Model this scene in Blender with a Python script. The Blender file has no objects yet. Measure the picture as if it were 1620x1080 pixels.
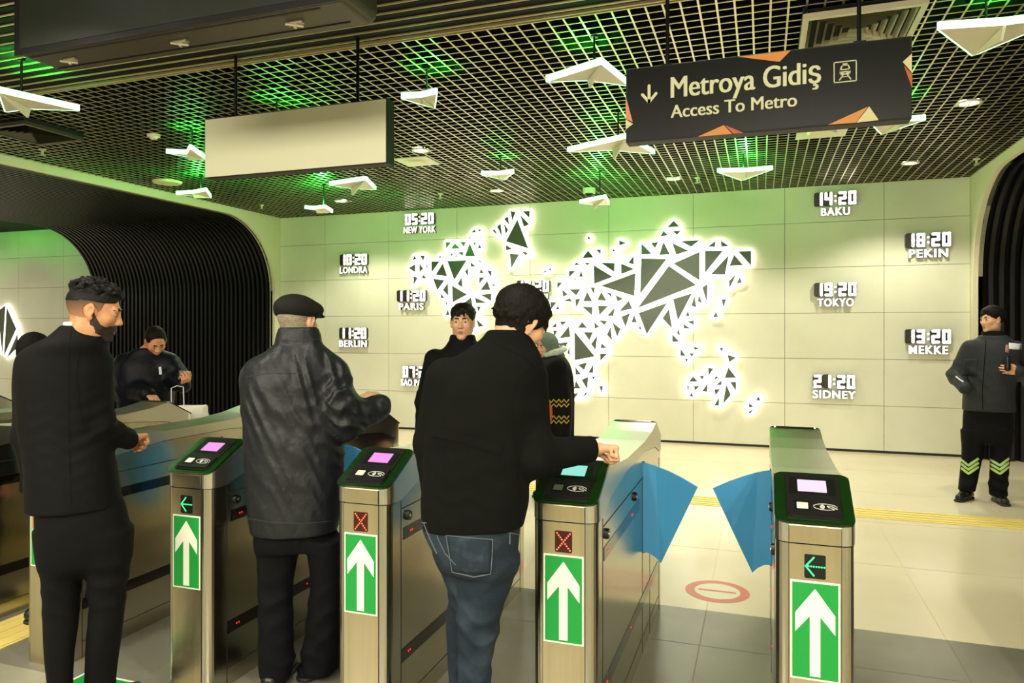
import bpy, bmesh, math, random
import numpy as np
from mathutils import Vector, Matrix

# ------------------------------------------------------------------ camera, world, exposure
SC = bpy.context.scene
COL = SC.collection
EYE = Vector((0.0, 0.0, 1.6))
YAW = math.radians(19.08)
FPX = 1142.0
FW = Vector((-math.sin(YAW), math.cos(YAW), 0.0))
RT = Vector((math.cos(YAW), math.sin(YAW), 0.0))
cam_d = bpy.data.cameras.new('camera')
cam_d.sensor_width = 36.0
cam_d.lens = FPX / 1620.0 * 36.0
cam_d.shift_y = -19.0 / 1620.0
cam_d.clip_start = 0.05
cam = bpy.data.objects.new('camera', cam_d)
COL.objects.link(cam)
cam.location = EYE
cam.rotation_euler = (math.pi / 2, 0, YAW)
SC.camera = cam
world = bpy.data.worlds.new('world')
SC.world = world
world.use_nodes = True
world.node_tree.nodes['Background'].inputs[0].default_value = (0.75, 0.8, 0.6, 1)
world.node_tree.nodes['Background'].inputs[1].default_value = 0.05
SC.view_settings.view_transform = 'Standard'
SC.view_settings.look = 'None'
SC.view_settings.gamma = 1.0
SC.view_settings.use_curve_mapping = False
SC.view_settings.exposure = 0.18
WARM = (1.0, 0.945, 0.74)
HALL_W = 135.0      # watts of every ceiling downlight in the hall
FRONT_W = 110.0      # downlights of the near hall, behind and above the photographer

# unseen area lights; the tilted pair behind the camera is added frontal fill
def area_light(name, loc, size, watts, rot=(0, 0, 0), col=WARM):
    l = bpy.data.lights.new(name, 'AREA')
    l.shape = 'RECTANGLE'; l.size = size[0]; l.size_y = size[1]; l.energy = watts; l.color = col
    o = bpy.data.objects.new(name, l); COL.objects.link(o); o.location = loc; o.rotation_euler = rot
    return o
area_light('unseen_area_light', (-3.6, -2.5, 3.2), (3.0, 0.8), 190, (math.radians(62), 0, 0))
area_light('unseen_area_light', (0.6, -2.5, 3.2), (3.0, 0.8), 210, (math.radians(62), 0, 0))
area_light('unseen_area_light', (-15.5, 7.0, 3.3), (3.0, 3.0), 150)
area_light('unseen_area_light', (6.5, 6.0, 3.3), (2.0, 3.0), 60)

# ------------------------------------------------------------------ helpers
def px(x, y, Y):
    """point where the line of sight through photo pixel (x, y) meets the vertical plane at depth Y"""
    u = (x - 810.0) / FPX
    t = Y / (FW.y + u * RT.y)
    return Vector((t * (FW.x + u * RT.x), Y, EYE.z + (521.0 - y) / FPX * t))
def sp(x, y, t):
    """point at distance t along the camera axis"""
    u = (x - 810.0) / FPX
    return Vector((t * (FW.x + u * RT.x), t * (FW.y + u * RT.y), EYE.z + (521.0 - y) / FPX * t))

def lin(c):
    return tuple(((v / 255.0) / 12.92 if v / 255.0 <= 0.04045 else ((v / 255.0 + 0.055) / 1.055) ** 2.4) for v in c)

def mat(name, rgb, rough=0.5, metal=0.0, emit=None, es=0.0, noise=None, bump=None, spec=0.5, sheen=0.0, coat=0.0, aniso=None, linear=False, trans=0.0):
    """noise = (scale, rgb2, low, high[, stretch]); bump = (scale, strength, distance[, stretch])"""
    m = bpy.data.materials.new(name); m.use_nodes = True
    nt = m.node_tree; b = nt.nodes['Principled BSDF']
    c = rgb if linear else lin(rgb)
    b.inputs['Base Color'].default_value = (*c, 1)
    b.inputs['Roughness'].default_value = rough
    b.inputs['Metallic'].default_value = metal
    b.inputs['Specular IOR Level'].default_value = spec
    if sheen:
        b.inputs['Sheen Weight'].default_value = sheen
        b.inputs['Sheen Roughness'].default_value = 0.5
    if coat: b.inputs['Coat Weight'].default_value = coat; b.inputs['Coat Roughness'].default_value = 0.08
    if trans: b.inputs['Transmission Weight'].default_value = trans
    if emit is not None:
        b.inputs['Emission Color'].default_value = (*lin(emit), 1)
        b.inputs['Emission Strength'].default_value = es
    def coords(stretch):
        tc = nt.nodes.new('ShaderNodeTexCoord')
        mp = nt.nodes.new('ShaderNodeMapping'); mp.inputs['Scale'].default_value = stretch
        nt.links.new(tc.outputs['Object'], mp.inputs['Vector'])
        return mp.outputs['Vector']
    if noise:
        n = nt.nodes.new('ShaderNodeTexNoise'); n.inputs['Scale'].default_value = noise[0]; n.inputs['Detail'].default_value = 4
        nt.links.new(coords(noise[4] if len(noise) > 4 else (1, 1, 1)), n.inputs['Vector'])
        r = nt.nodes.new('ShaderNodeValToRGB')
        r.color_ramp.elements[0].position = noise[2]; r.color_ramp.elements[1].position = noise[3]
        r.color_ramp.elements[0].color = (*c, 1); r.color_ramp.elements[1].color = (*(noise[1] if linear else lin(noise[1])), 1)
        nt.links.new(n.outputs['Fac'], r.inputs['Fac']); nt.links.new(r.outputs['Color'], b.inputs['Base Color'])
    if bump:
        n = nt.nodes.new('ShaderNodeTexNoise'); n.inputs['Scale'].default_value = bump[0]; n.inputs['Detail'].default_value = 3
        nt.links.new(coords(bump[3] if len(bump) > 3 else (1, 1, 1)), n.inputs['Vector'])
        bp = nt.nodes.new('ShaderNodeBump'); bp.inputs['Strength'].default_value = bump[1]; bp.inputs['Distance'].default_value = bump[2]
        nt.links.new(n.outputs['Fac'], bp.inputs['Height']); nt.links.new(bp.outputs['Normal'], b.inputs['Normal'])
    return m

def tag(o, label=None, cat=None, group=None, kind=None):
    if label: o['label'] = label
    if cat: o['category'] = cat
    if group: o['group'] = group
    if kind: o['kind'] = kind
    return o
def thing(name, label, cat, loc=(0, 0, 0), rz=0.0, group=None):
    o = bpy.data.objects.new(name, None); COL.objects.link(o)
    o.location = loc; o.rotation_euler = (0, 0, rz); o.empty_display_size = 0.1
    return tag(o, label, cat, group)

class MB:
    """collects shapes, builds ONE mesh object"""
    def __init__(s): s.v = []; s.f = []; s.smooth = False
    def add(s, vs, fs):
        n = len(s.v); s.v += [tuple(v) for v in vs]; s.f += [tuple(i + n for i in f) for f in fs]; return s
    def box(s, lo, hi):
        x0, y0, z0 = lo; x1, y1, z1 = hi
        return s.add([(x0, y0, z0), (x1, y0, z0), (x1, y1, z0), (x0, y1, z0), (x0, y0, z1), (x1, y0, z1), (x1, y1, z1), (x0, y1, z1)],
                     [(0, 3, 2, 1), (4, 5, 6, 7), (0, 1, 5, 4), (1, 2, 6, 5), (2, 3, 7, 6), (3, 0, 4, 7)])
    def prism(s, poly, a, b):
        """poly = 3-D points of one cap, extruded by the vector a->b"""
        n = len(poly); d = Vector(b) - Vector(a)
        vs = [Vector(p) for p in poly] + [Vector(p) + d for p in poly]
        fs = [tuple(range(n - 1, -1, -1)), tuple(range(n, 2 * n))]
        fs += [(i, (i + 1) % n, n + (i + 1) % n, n + i) for i in range(n)]
        return s.add(vs, fs)
    def loft(s, rings, caps=True, closed=True):
        n = len(rings[0]); vs = [p for r in rings for p in r]; fs = []
        for k in range(len(rings) - 1):
            for i in range(n if closed else n - 1):
                j = (i + 1) % n
                fs.append((k * n + i, k * n + j, (k + 1) * n + j, (k + 1) * n + i))
        if caps:
            fs.append(tuple(range(n - 1, -1, -1))); fs.append(tuple((len(rings) - 1) * n + i for i in range(n)))
        return s.add(vs, fs)
    def cyl(s, a, b, ra, rb=None, n=16, caps=True):
        return s.tube([a, b], [ra, ra if rb is None else rb], n, caps)
    def tube(s, pts, r, n=10, caps=True):
        pts = [Vector(p) for p in pts]
        if not isinstance(r, (list, tuple)): r = [r] * len(pts)
        rings = []; up = None
        for i, p in enumerate(pts):
            d = (pts[min(i + 1, len(pts) - 1)] - pts[max(i - 1, 0)]).normalized()
            if up is None: up = Vector((0, 0, 1)) if abs(d.z) < 0.9 else Vector((1, 0, 0))
            x = d.cross(up).normalized(); y = x.cross(d).normalized(); up = y
            rings.append([p + (x * math.cos(q) + y * math.sin(q)) * r[i] for q in (2 * math.pi * k / n for k in range(n))])
        return s.loft(rings, caps)
    def rprism(s, cx, cy, w, h, r, z0, z1, M=None, n=5):
        """rounded rectangle plate; M maps local (x, y, z) to the place"""
        pts = []
        for (sx, sy, a0) in ((1, 1, 0), (-1, 1, 90), (-1, -1, 180), (1, -1, 270)):
            for k in range(n + 1):
                a = math.radians(a0 + 90.0 * k / n)
                pts.append((cx + sx * (w / 2 - r) + r * math.cos(a), cy + sy * (h / 2 - r) + r * math.sin(a)))
        A = [Vector((x, y, z0)) for x, y in pts]; B = [Vector((x, y, z1)) for x, y in pts]
        if M: A = [M @ p for p in A]; B = [M @ p for p in B]
        return s.loft([A, B])
    def stroke(s, pts, w, z0, z1, M):
        """round-ended flat stroke, one capsule per segment"""
        for a, b in zip(pts[:-1], pts[1:]):
            a = Vector((a[0], a[1])); b = Vector((b[0], b[1])); an = math.atan2(b.y - a.y, b.x - a.x)
            o = []
            for k in range(9): q = an - math.pi / 2 + math.pi * k / 8; o.append((b.x + w / 2 * math.cos(q), b.y + w / 2 * math.sin(q)))
            for k in range(9): q = an + math.pi / 2 + math.pi * k / 8; o.append((a.x + w / 2 * math.cos(q), a.y + w / 2 * math.sin(q)))
            s.loft([[M @ Vector((x, y, z0)) for x, y in o], [M @ Vector((x, y, z1)) for x, y in o]])
        return s
    def build(s, name, m, parent=None, smooth=False, bevel=0.0, world=False):
        me = bpy.data.meshes.new(name); me.from_pydata(s.v, [], s.f)
        bm = bmesh.new(); bm.from_mesh(me); bmesh.ops.recalc_face_normals(bm, faces=bm.faces); bm.to_mesh(me); bm.free()
        me.materials.append(m)
        o = bpy.data.objects.new(name, me); COL.objects.link(o)
        if parent is not None:
            o.parent = parent
            if world: o.matrix_parent_inverse = WM(parent).inverted()
        if smooth: me.shade_smooth()
        if bevel:
            b = o.modifiers.new('bevel', 'BEVEL'); b.width = bevel; b.segments = 2; b.limit_method = 'ANGLE'; b.angle_limit = math.radians(40)
            b.harden_normals = False
        return o
def WM(o):
    M = Matrix.LocRotScale(o.location, o.rotation_euler, o.scale)
    if o.parent: M = WM(o.parent) @ o.matrix_parent_inverse @ M
    return M
def struct(name, mb, m, **k): return tag(mb.build(name, m, **k), kind='structure')

def text_mesh(s, size_w, size_h, depth, M, name, m, parent, bold=0.0, spacing=1.0, twice=0.0):
    """lettering fitted to a box size_w x size_h in local x, y"""
    c = bpy.data.curves.new(name, 'FONT'); c.body = s; c.extrude = 0.5; c.offset = bold; c.align_x = 'LEFT'; c.resolution_u = 4; c.space_character = spacing
    t = bpy.data.objects.new(name, c); COL.objects.link(t)
    dg = bpy.context.evaluated_depsgraph_get()
    me = bpy.data.meshes.new_from_object(t.evaluated_get(dg))
    bpy.data.objects.remove(t); bpy.data.curves.remove(c)
    v = np.empty(len(me.vertices) * 3); me.vertices.foreach_get('co', v); v = v.reshape(-1, 3)
    lo, hi = v.min(0), v.max(0)
    v = (v - lo) / (hi - lo) * np.array([size_w - twice, size_h, depth])
    M3 = np.array(M); v = v @ M3[:3, :3].T + M3[:3, 3]
    me.vertices.foreach_set('co', v.ravel()); me.update(); me.materials.clear(); me.materials.append(m)
    o = bpy.data.objects.new(name, me); COL.objects.link(o)
    if parent is not None: o.parent = parent
    if twice:
        bm = bmesh.new(); bm.from_mesh(me); g = bmesh.ops.duplicate(bm, geom=bm.verts[:] + bm.edges[:] + bm.faces[:])
        g2 = bmesh.ops.duplicate(bm, geom=g['geom'])
        for q in g2['geom']:
            if isinstance(q, bmesh.types.BMVert): q.co += M.to_3x3() @ Vector((twice / 2, 0, 0.0004))
        sh = M.to_3x3() @ Vector((twice, 0, 0.0002))
        for q in g['geom']:
            if isinstance(q, bmesh.types.BMVert): q.co += sh
        bm.to_mesh(me); bm.free()
    return o
def copy_tree(o, parent=None):
    c = o.copy(); COL.objects.link(c)
    if parent is not None: c.parent = parent
    for ch in list(o.children): copy_tree(ch, c)
    return c
def plane_M(org, xdir, ydir):
    x = Vector(xdir).normalized(); y = Vector(ydir).normalized(); z = x.cross(y)
    return Matrix(((x.x, y.x, z.x, org[0]), (x.y, y.y, z.y, org[1]), (x.z, y.z, z.z, org[2]), (0, 0, 0, 1)))

# ------------------------------------------------------------------ materials
M = {}
M['wall'] = mat('wall panel', (226, 224, 205), 0.55, noise=(1.2, (214, 212, 192), 0.35, 0.7), bump=(60, 0.05, 0.002))
M['gap'] = mat('dark joint', (40, 40, 36), 0.8)
M['wallbeige'] = mat('painted wall', (222, 214, 190), 0.6)
M['rib'] = mat('black rib', (20, 20, 20), 0.42)
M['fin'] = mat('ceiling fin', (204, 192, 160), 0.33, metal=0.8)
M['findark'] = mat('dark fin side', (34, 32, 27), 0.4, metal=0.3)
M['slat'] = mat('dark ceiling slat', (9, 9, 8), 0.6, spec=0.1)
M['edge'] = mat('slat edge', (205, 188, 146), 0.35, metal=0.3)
M['void'] = mat('dark void', (9, 9, 9), 0.9)
M['black'] = mat('black plastic', (14, 14, 14), 0.35)
M['mblack'] = mat('matt black', (16, 16, 15), 0.6)
M['blackmetal'] = mat('black metal', (12, 12, 12), 0.35, metal=0.4)
M['steel'] = mat('brushed steel', (222, 208, 176), 0.27, metal=1.0, bump=(40, 0.10, 0.002, (30, 30, 0.6)), noise=(6, (208, 194, 162), 0.3, 0.7, (8, 8, 0.3)))
M['steelside'] = mat('satin steel side', (196, 190, 174), 0.2, metal=1.0, bump=(30, 0.06, 0.002, (1, 1, 20)))
M['steeltop'] = mat('polished steel lid', (214, 210, 200), 0.3, metal=1.0)
M['seam'] = mat('seam', (24, 22, 18), 0.6)
M['glassblack'] = mat('black glass', (12, 13, 11), 0.12, coat=0.5)
M['panelreflection'] = mat('glass border with painted reflection', (14, 44, 12), 0.15, coat=0.5)  # green reflection of the lamps painted into the black border's colour
M['bezel'] = mat('bezel', (26, 26, 25), 0.3)
M['pink'] = mat('pink screen', (60, 30, 55), 0.3, emit=(246, 150, 226), es=1.0)
M['palepink'] = mat('pale pink screen', (60, 40, 55), 0.3, emit=(248, 214, 240), es=1.05)
M['cyan'] = mat('cyan screen', (30, 60, 55), 0.3, emit=(150, 232, 215), es=0.9)
M['reader'] = mat('reader window', (120, 118, 100), 0.3, emit=(250, 245, 215), es=0.75)
M['readerdark'] = mat('unlit reader window', (86, 96, 80), 0.3)
M['white'] = mat('white print', (235, 235, 228), 0.5)
M['stickergreen'] = mat('green sticker', (20, 150, 62), 0.4)
M['stickerwhite'] = mat('white sticker', (240, 242, 228), 0.4)
M['ledred'] = mat('red led', (90, 10, 5), 0.4, emit=(255, 110, 70), es=2.6)
M['redback'] = mat('dark red led panel', (52, 6, 4), 0.35, emit=(120, 10, 6), es=0.12)
M['ledgreen'] = mat('green led', (10, 90, 30), 0.4, emit=(70, 255, 150), es=1.8)
M['greenback'] = mat('dark green led panel', (4, 18, 8), 0.35)
M['reddot'] = mat('red sensor dot', (120, 5, 5), 0.4, emit=(255, 20, 20), es=1.6)
M['strip'] = mat('smoked sensor strip', (14, 8, 7), 0.15, coat=0.4)
M['flap'] = mat('blue flap', (62, 148, 204), 0.32, coat=0.25)
M['flapdark'] = mat('blue flap inner fold', (38, 100, 148), 0.35)
M['floor_n'] = mat('grey floor', (132, 129, 117), 0.22, noise=(1.6, (112, 109, 97), 0.35, 0.7))
M['floor_f'] = mat('cream floor', (226, 216, 188), 0.2, noise=(0.9, (214, 202, 172), 0.35, 0.7))
M['floor_g'] = mat('pale grey floor', (170, 168, 150), 0.25, noise=(2.5, (150, 148, 130), 0.35, 0.7))
M['grout'] = mat('grout', (120, 114, 98), 0.7)
M['tactile'] = mat('yellow tactile paving', (232, 210, 122), 0.5)
M['red'] = mat('red floor print', (214, 110, 92), 0.4)
M['floorwhite'] = mat('floor print white', (232, 226, 204), 0.4)
M['glow'] = mat('white glowing acrylic', (240, 238, 225), 0.4, emit=(255, 251, 228), es=2.4)
M['tile'] = mat('dark grey plate', (86, 93, 82), 0.3, metal=0.1)
M['digit'] = mat('lit digit', (240, 240, 235), 0.4, emit=(255, 246, 236), es=1.7)
M['letter'] = mat('lit letter', (240, 240, 235), 0.4, emit=(255, 250, 240), es=0.9)
M['housing'] = mat('display housing', (48, 40, 36), 0.4)
M['lampwhite'] = mat('white lamp body', (224, 216, 196), 0.45)
M['lampedge'] = mat('lit lamp edge', (200, 255, 210), 0.4, emit=(150, 255, 170), es=4.0)
M['lampgreen'] = mat('green uplight', (40, 200, 60), 0.4, emit=(20, 255, 50), es=3.0)
M['lens'] = mat('downlight lens', (255, 255, 250), 0.4, emit=(255, 250, 238), es=12.0)
M['softlens'] = mat('frosted disc', (226, 214, 184), 0.4)
M['signwhite'] = mat('blank sign face', (238, 235, 208), 0.35)
M['signblack'] = mat('black sign face', (5, 8, 6), 0.3, spec=0.3)
M['signtext'] = mat('sign lettering', (216, 218, 180), 0.5)
M['orange'] = mat('orange triangle', (218, 140, 66), 0.5)
M['orange2'] = mat('burnt orange triangle', (196, 92, 42), 0.5)
M['salmon'] = mat('salmon triangle', (226, 142, 106), 0.5)
M['creamtri'] = mat('cream triangle', (222, 212, 158), 0.5)
M['led'] = mat('led module', (34, 42, 30), 0.45)
M['casing'] = mat('dark casing', (64, 60, 48), 0.4, metal=0.3)
M['aludark'] = mat('diffuser aluminium', (190, 182, 156), 0.35, metal=0.6)
# ------------------------------------------------------------------ the setting
WY = 10.39           # back wall
CZ = 3.5             # underside of the open-cell ceiling
LX, RX = -7.8, 2.46  # side walls
# floors
struct('floor', MB().box((-20, -5, -0.1), (9, 2.47, 0.0)), M['floor_g'])
struct('floor', MB().box((-20, 2.47, -0.1), (9, 4.25, 0.0)), M['floor_n'])
struct('floor', MB().box((-20, 4.25, -0.1), (9, WY + 0.1, 0.0)), M['floor_f'])
g = MB()
for y in (3.77, 1.2, 0.0): g.box((-20, y - 0.002, 0), (9, y + 0.002, 0.0008))
for k in range(-14, 7): g.box((k * 1.2 - 0.3, -5, 0), (k * 1.2 - 0.296, 4.25, 0.0008))
struct('floor', g, M['grout'])
g = MB()
for k in range(-14, 7): g.box((k * 1.2 - 0.3, 4.25, 0), (k * 1.2 - 0.297, WY, 0.0008))
for k in range(5): g.box((-20, 5.45 + 1.2 * k, 0), (9, 5.453 + 1.2 * k, 0.0008))
struct('floor', g, mat('pale grout', (196, 184, 152), 0.6))
# tactile guide strips: studs on yellow tiles
tb = MB()
tb.box((-7.6, 6.78, 0.0), (2.4, 7.13, 0.004)); tb.box((-3.93, 2.55, 0.0), (-3.6, 6.78, 0.004))
for k in range(4):
    tb.box((-7.6, 6.82 + k * 0.085, 0.004), (2.4, 6.85 + k * 0.085, 0.008))
    tb.box((-3.9 + k * 0.085, 2.55, 0.004), (-3.87 + k * 0.085, 6.78, 0.008))
struct('floor', tb, M['tactile'])
# back wall: panels with open joints
ROWZ = [0.03, 0.61, 1.214, 1.818, 2.422, 3.022, 3.56]
def panel_wall(name, xs):
    m = MB()
    for a, b in zip(xs[:-1], xs[1:]):
        for z0, z1 in zip(ROWZ[:-1], ROWZ[1:]):
            m.box((a + 0.0025, WY, z0 + 0.0025), (b - 0.0025, WY + 0.03, z1 - 0.0025))
    o = struct(name, m, M['wall'])
    struct(name, MB().box((xs[0], WY + 0.03, 0), (xs[-1], WY + 0.13, 3.56)), M['gap'])
    return o
panel_wall('wall_back', [LX] + [0.295 + 1.2 * k for k in range(-6, 2)] + [RX])
panel_wall('wall_far', [-20 + 1.2 * k for k in range(7)] + [-11.9])
struct('wall_far', MB().box((6.5, WY, 0), (9, WY + 0.13, 3.56)), M['wall'])
struct('baseboard_back', MB().box((LX, WY + 0.005, 0), (RX, WY + 0.03, 0.03)), M['seam'])
# side walls with wide round-cornered openings
def opening(y0, y1, ztop, r, n=14):
    p = [(y1, 0.0), (y1, ztop - r)]
    for k in range(1, n):
        a = math.pi / 2 * k / n
        p.append((y1 - r + r * math.cos(a), ztop - r + r * math.sin(a)))
    p += [(y1 - r, ztop), (y0, ztop), (y0, 0.0)]
    return p
def side_wall(name, x, th, y0, ztop):
    op = opening(y0, 10.25, ztop, 1.15)
    poly = [(-5, 0), (-5, 3.56), (WY, 3.56), (WY, 0)] + op
    m = MB().prism([(x, a, b) for a, b in poly], (x, 0, 0), (x + th, 0, 0))
    return struct(name, m, M['wallbeige']), op
_, opl = side_wall('wall_left', LX, -0.1, 2.0, 3.40)
_, opr = side_wall('wall_right', RX, 0.1, 5.2, 3.40)
def lining(name, op, xa, xb, n):
    """ribbed dark lining of a passage: a sheet with fins that follow the opening"""
    pts = [Vector((0, a, b)) for a, b in op]
    def off(d):
        c = Vector((0, 6.0, 1.2)); out = []
        for i, p in enumerate(pts):
            q0 = pts[max(i - 1, 0)]; q1 = pts[min(i + 1, len(pts) - 1)]
            t = (q1 - q0).normalized(); nrm = Vector((0, -t.z, t.y))
            out.append(p + nrm * d)
        return out
    # normal points into the opening when d > 0
    inner, outer = off(0.0), off(-0.10)
    m = MB()
    A = [Vector((xa, p.y, p.z)) for p in outer]; B = [Vector((xb, p.y, p.z)) for p in outer]
    m.loft([A, B], caps=False, closed=False)
    C2 = [Vector((xa, p.y, p.z)) for p in off(-0.13)]; D = [Vector((xb, p.y, p.z)) for p in off(-0.13)]
    m.loft([C2, D], caps=False, closed=False)
    struct(name, m, M['void'])
    r = MB(); step = (xb - xa) / n; w = abs(step) * 0.42
    for k in range(n):
        x0 = xa + step * (k + 0.3); s = 1 if step > 0 else -1
        ring = []
        for p, q in zip(inner, outer):
            ring.append([Vector((x0, p.y, p.z)), Vector((x0 + s * w, p.y, p.z)), Vector((x0 + s * w, q.y, q.z)), Vector((x0, q.y, q.z))])
        r.loft(ring)
    struct(name, r, M['rib'])
lining('trim_1', opl, LX - 0.02, -11.9, 44)
lining('trim_2', opr, RX + 0.02, 6.5, 36)
# outer shell
struct('wall_rear', MB().box((-20, -5.1, 0), (9, -5.0, 3.9)), M['wallbeige'])
struct('wall_west', MB().box((-20.1, -5, 0), (-20, WY, 3.9)), M['wallbeige'])
struct('wall_east', MB().box((9, -5, 0), (9.1, WY, 3.9)), M['wallbeige'])
struct('ceiling', MB().box((-20, -5, 4.1), (9, WY + 0.1, 4.2)), M['void'])
struct('ceiling', MB().box((-20, -5, 3.56), (LX - 0.14, WY, 3.6)), M['slat'])
struct('ceiling', MB().box((RX + 0.14, -5, 3.56), (9, WY, 3.6)), M['slat'])
# open-cell ceiling
gy0 = 4.27
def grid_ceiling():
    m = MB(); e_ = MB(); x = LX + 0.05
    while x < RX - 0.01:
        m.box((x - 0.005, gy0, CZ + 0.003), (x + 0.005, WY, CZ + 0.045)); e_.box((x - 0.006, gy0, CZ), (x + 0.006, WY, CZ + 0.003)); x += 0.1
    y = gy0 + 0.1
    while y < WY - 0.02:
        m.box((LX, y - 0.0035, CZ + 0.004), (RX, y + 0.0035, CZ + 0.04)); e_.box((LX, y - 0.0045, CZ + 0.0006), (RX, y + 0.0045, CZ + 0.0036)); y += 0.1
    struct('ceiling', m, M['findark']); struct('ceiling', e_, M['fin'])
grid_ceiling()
# near zone: dark slats with a thin light edge
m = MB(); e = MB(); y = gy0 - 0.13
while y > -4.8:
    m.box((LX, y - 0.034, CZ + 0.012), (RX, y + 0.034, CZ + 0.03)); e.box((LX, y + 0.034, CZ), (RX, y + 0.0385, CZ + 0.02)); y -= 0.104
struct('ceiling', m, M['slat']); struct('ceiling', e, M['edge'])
struct('trim_3', MB().box((LX, gy0 - 0.006, CZ - 0.004), (RX, gy0, CZ + 0.02)).box((LX, gy0 - 0.034, CZ - 0.002), (RX, gy0 - 0.030, CZ + 0.02)), M['edge'])

# ------------------------------------------------------------------ ceiling fittings
def downlight(x, y, label, watts, visible=True, sz=0.075):
    t = thing('downlight', label, 'ceiling light', (x, y, CZ), 0, 'round downlights in the open-cell ceiling')
    r = MB(); n = 24
    R = [[Vector((a * math.cos(2 * math.pi * k / n), a * math.sin(2 * math.pi * k / n), z)) for k in range(n)] for a, z in ((sz + 0.02, 0.0), (sz + 0.02, -0.012), (sz, -0.014), (sz, 0.02))]
    r.loft(R, caps=False).build('rim', M['lampwhite'], t, smooth=True)
    MB().cyl((0, 0, 0.004), (0, 0, 0.012), sz, n=24).build('lens', M['lens'], t)
    l = bpy.data.lights.new('downlight_lamp', 'SPOT'); l.energy = watts; l.spot_size = math.radians(126); l.spot_blend = 0.45; l.shadow_soft_size = 0.06
    l.color = WARM
    o = bpy.data.objects.new('downlight_lamp', l); COL.objects.link(o); o.parent = t; o.location = (0, 0, -0.03)
    return t
for x, y, lb in ((-5.87, 9.25, 'round white downlight near the back wall, farthest left of its row'),
                 (-3.42, 9.25, 'round white downlight near the back wall above the left continents of the map'),
                 (-1.05, 9.25, 'round white downlight near the back wall above the middle of the map'),
                 (1.6, 9.25, 'round white downlight near the back wall above the right-hand clocks'),
                 (-5.87, 6.95, 'round downlight in the middle of the ceiling behind the blank sign'),
                 (-3.41, 6.9, 'round white downlight beside the square ceiling speaker right of the blank sign'),
                 (-1.05, 6.95, 'round downlight in the middle of the ceiling left of the black metro sign'),
                 (1.64, 6.96, 'round white downlight right of the black metro sign, brightest of them')):
    downlight(x, y, lb, HALL_W)
for row, y in (('nearer the gates', 1.9), ('farther from the gates', -0.6)):
    for pos, x in (('beside the left wall', -5.8), ('left of the middle', -3.4), ('above the photographer', -1.0), ('beside the right wall', 1.6)):
        downlight(x, y, 'round downlight of the near hall %s, row %s' % (pos, row), FRONT_W)

def speaker_panel(x, y, w, label, plate=True):
    t = thing('ceiling_speaker', label, 'ceiling speaker', (x, y, CZ), 0, 'flush round speakers in the ceiling')
    if plate: MB().box((-w / 2, -w / 2, -0.008), (w / 2, w / 2, 0.004)).build('plate', M['lampwhite'], t)
    r = w * 0.3 if plate else w * 0.5
    MB().cyl((0, 0, -0.03), (0, 0, -0.004), r * 0.9, r, n=28).build('disc', M['softlens'], t)
speaker_panel(-3.68, 7.36, 0.40, 'square white ceiling plate with a round disc right of the blank sign')
speaker_panel(0.544, 7.52, 0.45, 'square white ceiling plate with a round disc under the black metro sign')
speaker_panel(-7.2, 7.3, 0.36, 'round cream ceiling disc without plate near the left wall', False)

def louver(x, y, w, label, dark=False):
    t = thing('air_diffuser', label, 'air vent', (x, y, CZ - 0.058), 0)
    mm = M['aludark'] if not dark else M['casing']
    f = MB()
    for a in (0,):
        o, i = w / 2, w / 2 - 0.035
        for lo, hi in (((-o, -o), (o, -i)), ((-o, i), (o, o)), ((-o, -i), (-i, i)), ((i, -i), (o, i))):
            f.box((lo[0], lo[1], -0.012), (hi[0], hi[1], 0.02))
    f.build('frame', mm, t)
    for k in range(6):
        a = (w / 2 - 0.04) * (1 - k / 6.2); b = a - 0.020
        l = MB(); A = [(-a, -a, -0.004), (a, -a, -0.004), (a, a, -0.004), (-a, a, -0.004)]; B = [(-b, -b, 0.035), (b, -b, 0.035), (b, b, 0.035), (-b, b, 0.035)]
        l.loft([[Vector(p) for p in A], [Vector(p) for p in B]], caps=False)
        l.build('louver', mm, t)
    MB().box((-w / 2 + 0.03, -w / 2 + 0.03, 0.05), (w / 2 - 0.03, w / 2 - 0.03, 0.056)).box((-w / 2, -w / 2, 0.018), (-w / 2 + 0.01, w / 2, 0.058)).box((w / 2 - 0.01, -w / 2, 0.018), (w / 2, w / 2, 0.058)).build('backing', M['void'], t)
louver(0.56, 4.92, 0.66, 'square louvred air diffuser above the black metro sign')
louver(-6.5, 4.95, 0.6, 'dark square air grille in the ceiling at the far left', True)

def sprinkler(p, label):
    t = thing('sprinkler', label, 'sprinkler', (p[0], p[1], CZ), 0, 'sprinklers in the ceiling')
    MB().cyl((0, 0, 0.0), (0, 0, -0.01), 0.035, n=16).cyl((0, 0, -0.01), (0, 0, -0.06), 0.012, n=10).build('stem', M['lampwhite'], t)
    MB().cyl((0, 0, -0.06), (0, 0, -0.066), 0.03, n=12).build('deflector', M['aludark'], t)
def ceil_at(x, y, z=CZ):
    t = (z - 1.6) * FPX / (521.0 - y); return sp(x, y, t)
for (x, y), lb in (((67, 236), 'small sprinkler in the ceiling at the far left below the air grille'), ((414, 324), 'small sprinkler near the left end of the back wall'),
                   ((697, 306), 'small sprinkler above the Greenland part of the map'), ((1103, 281), 'small sprinkler near the back wall left of the hanging green lamp'),
                   ((1545, 251), 'small sprinkler in the ceiling near the right wall')):
    sprinkler(ceil_at(x, y), lb)
p = ceil_at(243, 213)
t = thing('smoke_detector', 'small round cream smoke detector in the dark grid left of the blank sign', 'smoke detector', (p.x, p.y, CZ))
MB().cyl((0, 0, 0), (0, 0, -0.02), 0.06, n=20).build('base', M['lampwhite'], t); MB().cyl((0, 0, -0.02), (0, 0, -0.045), 0.045, 0.03, n=20).build('sensor', M['softlens'], t)
p = ceil_at(932, 298)
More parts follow.
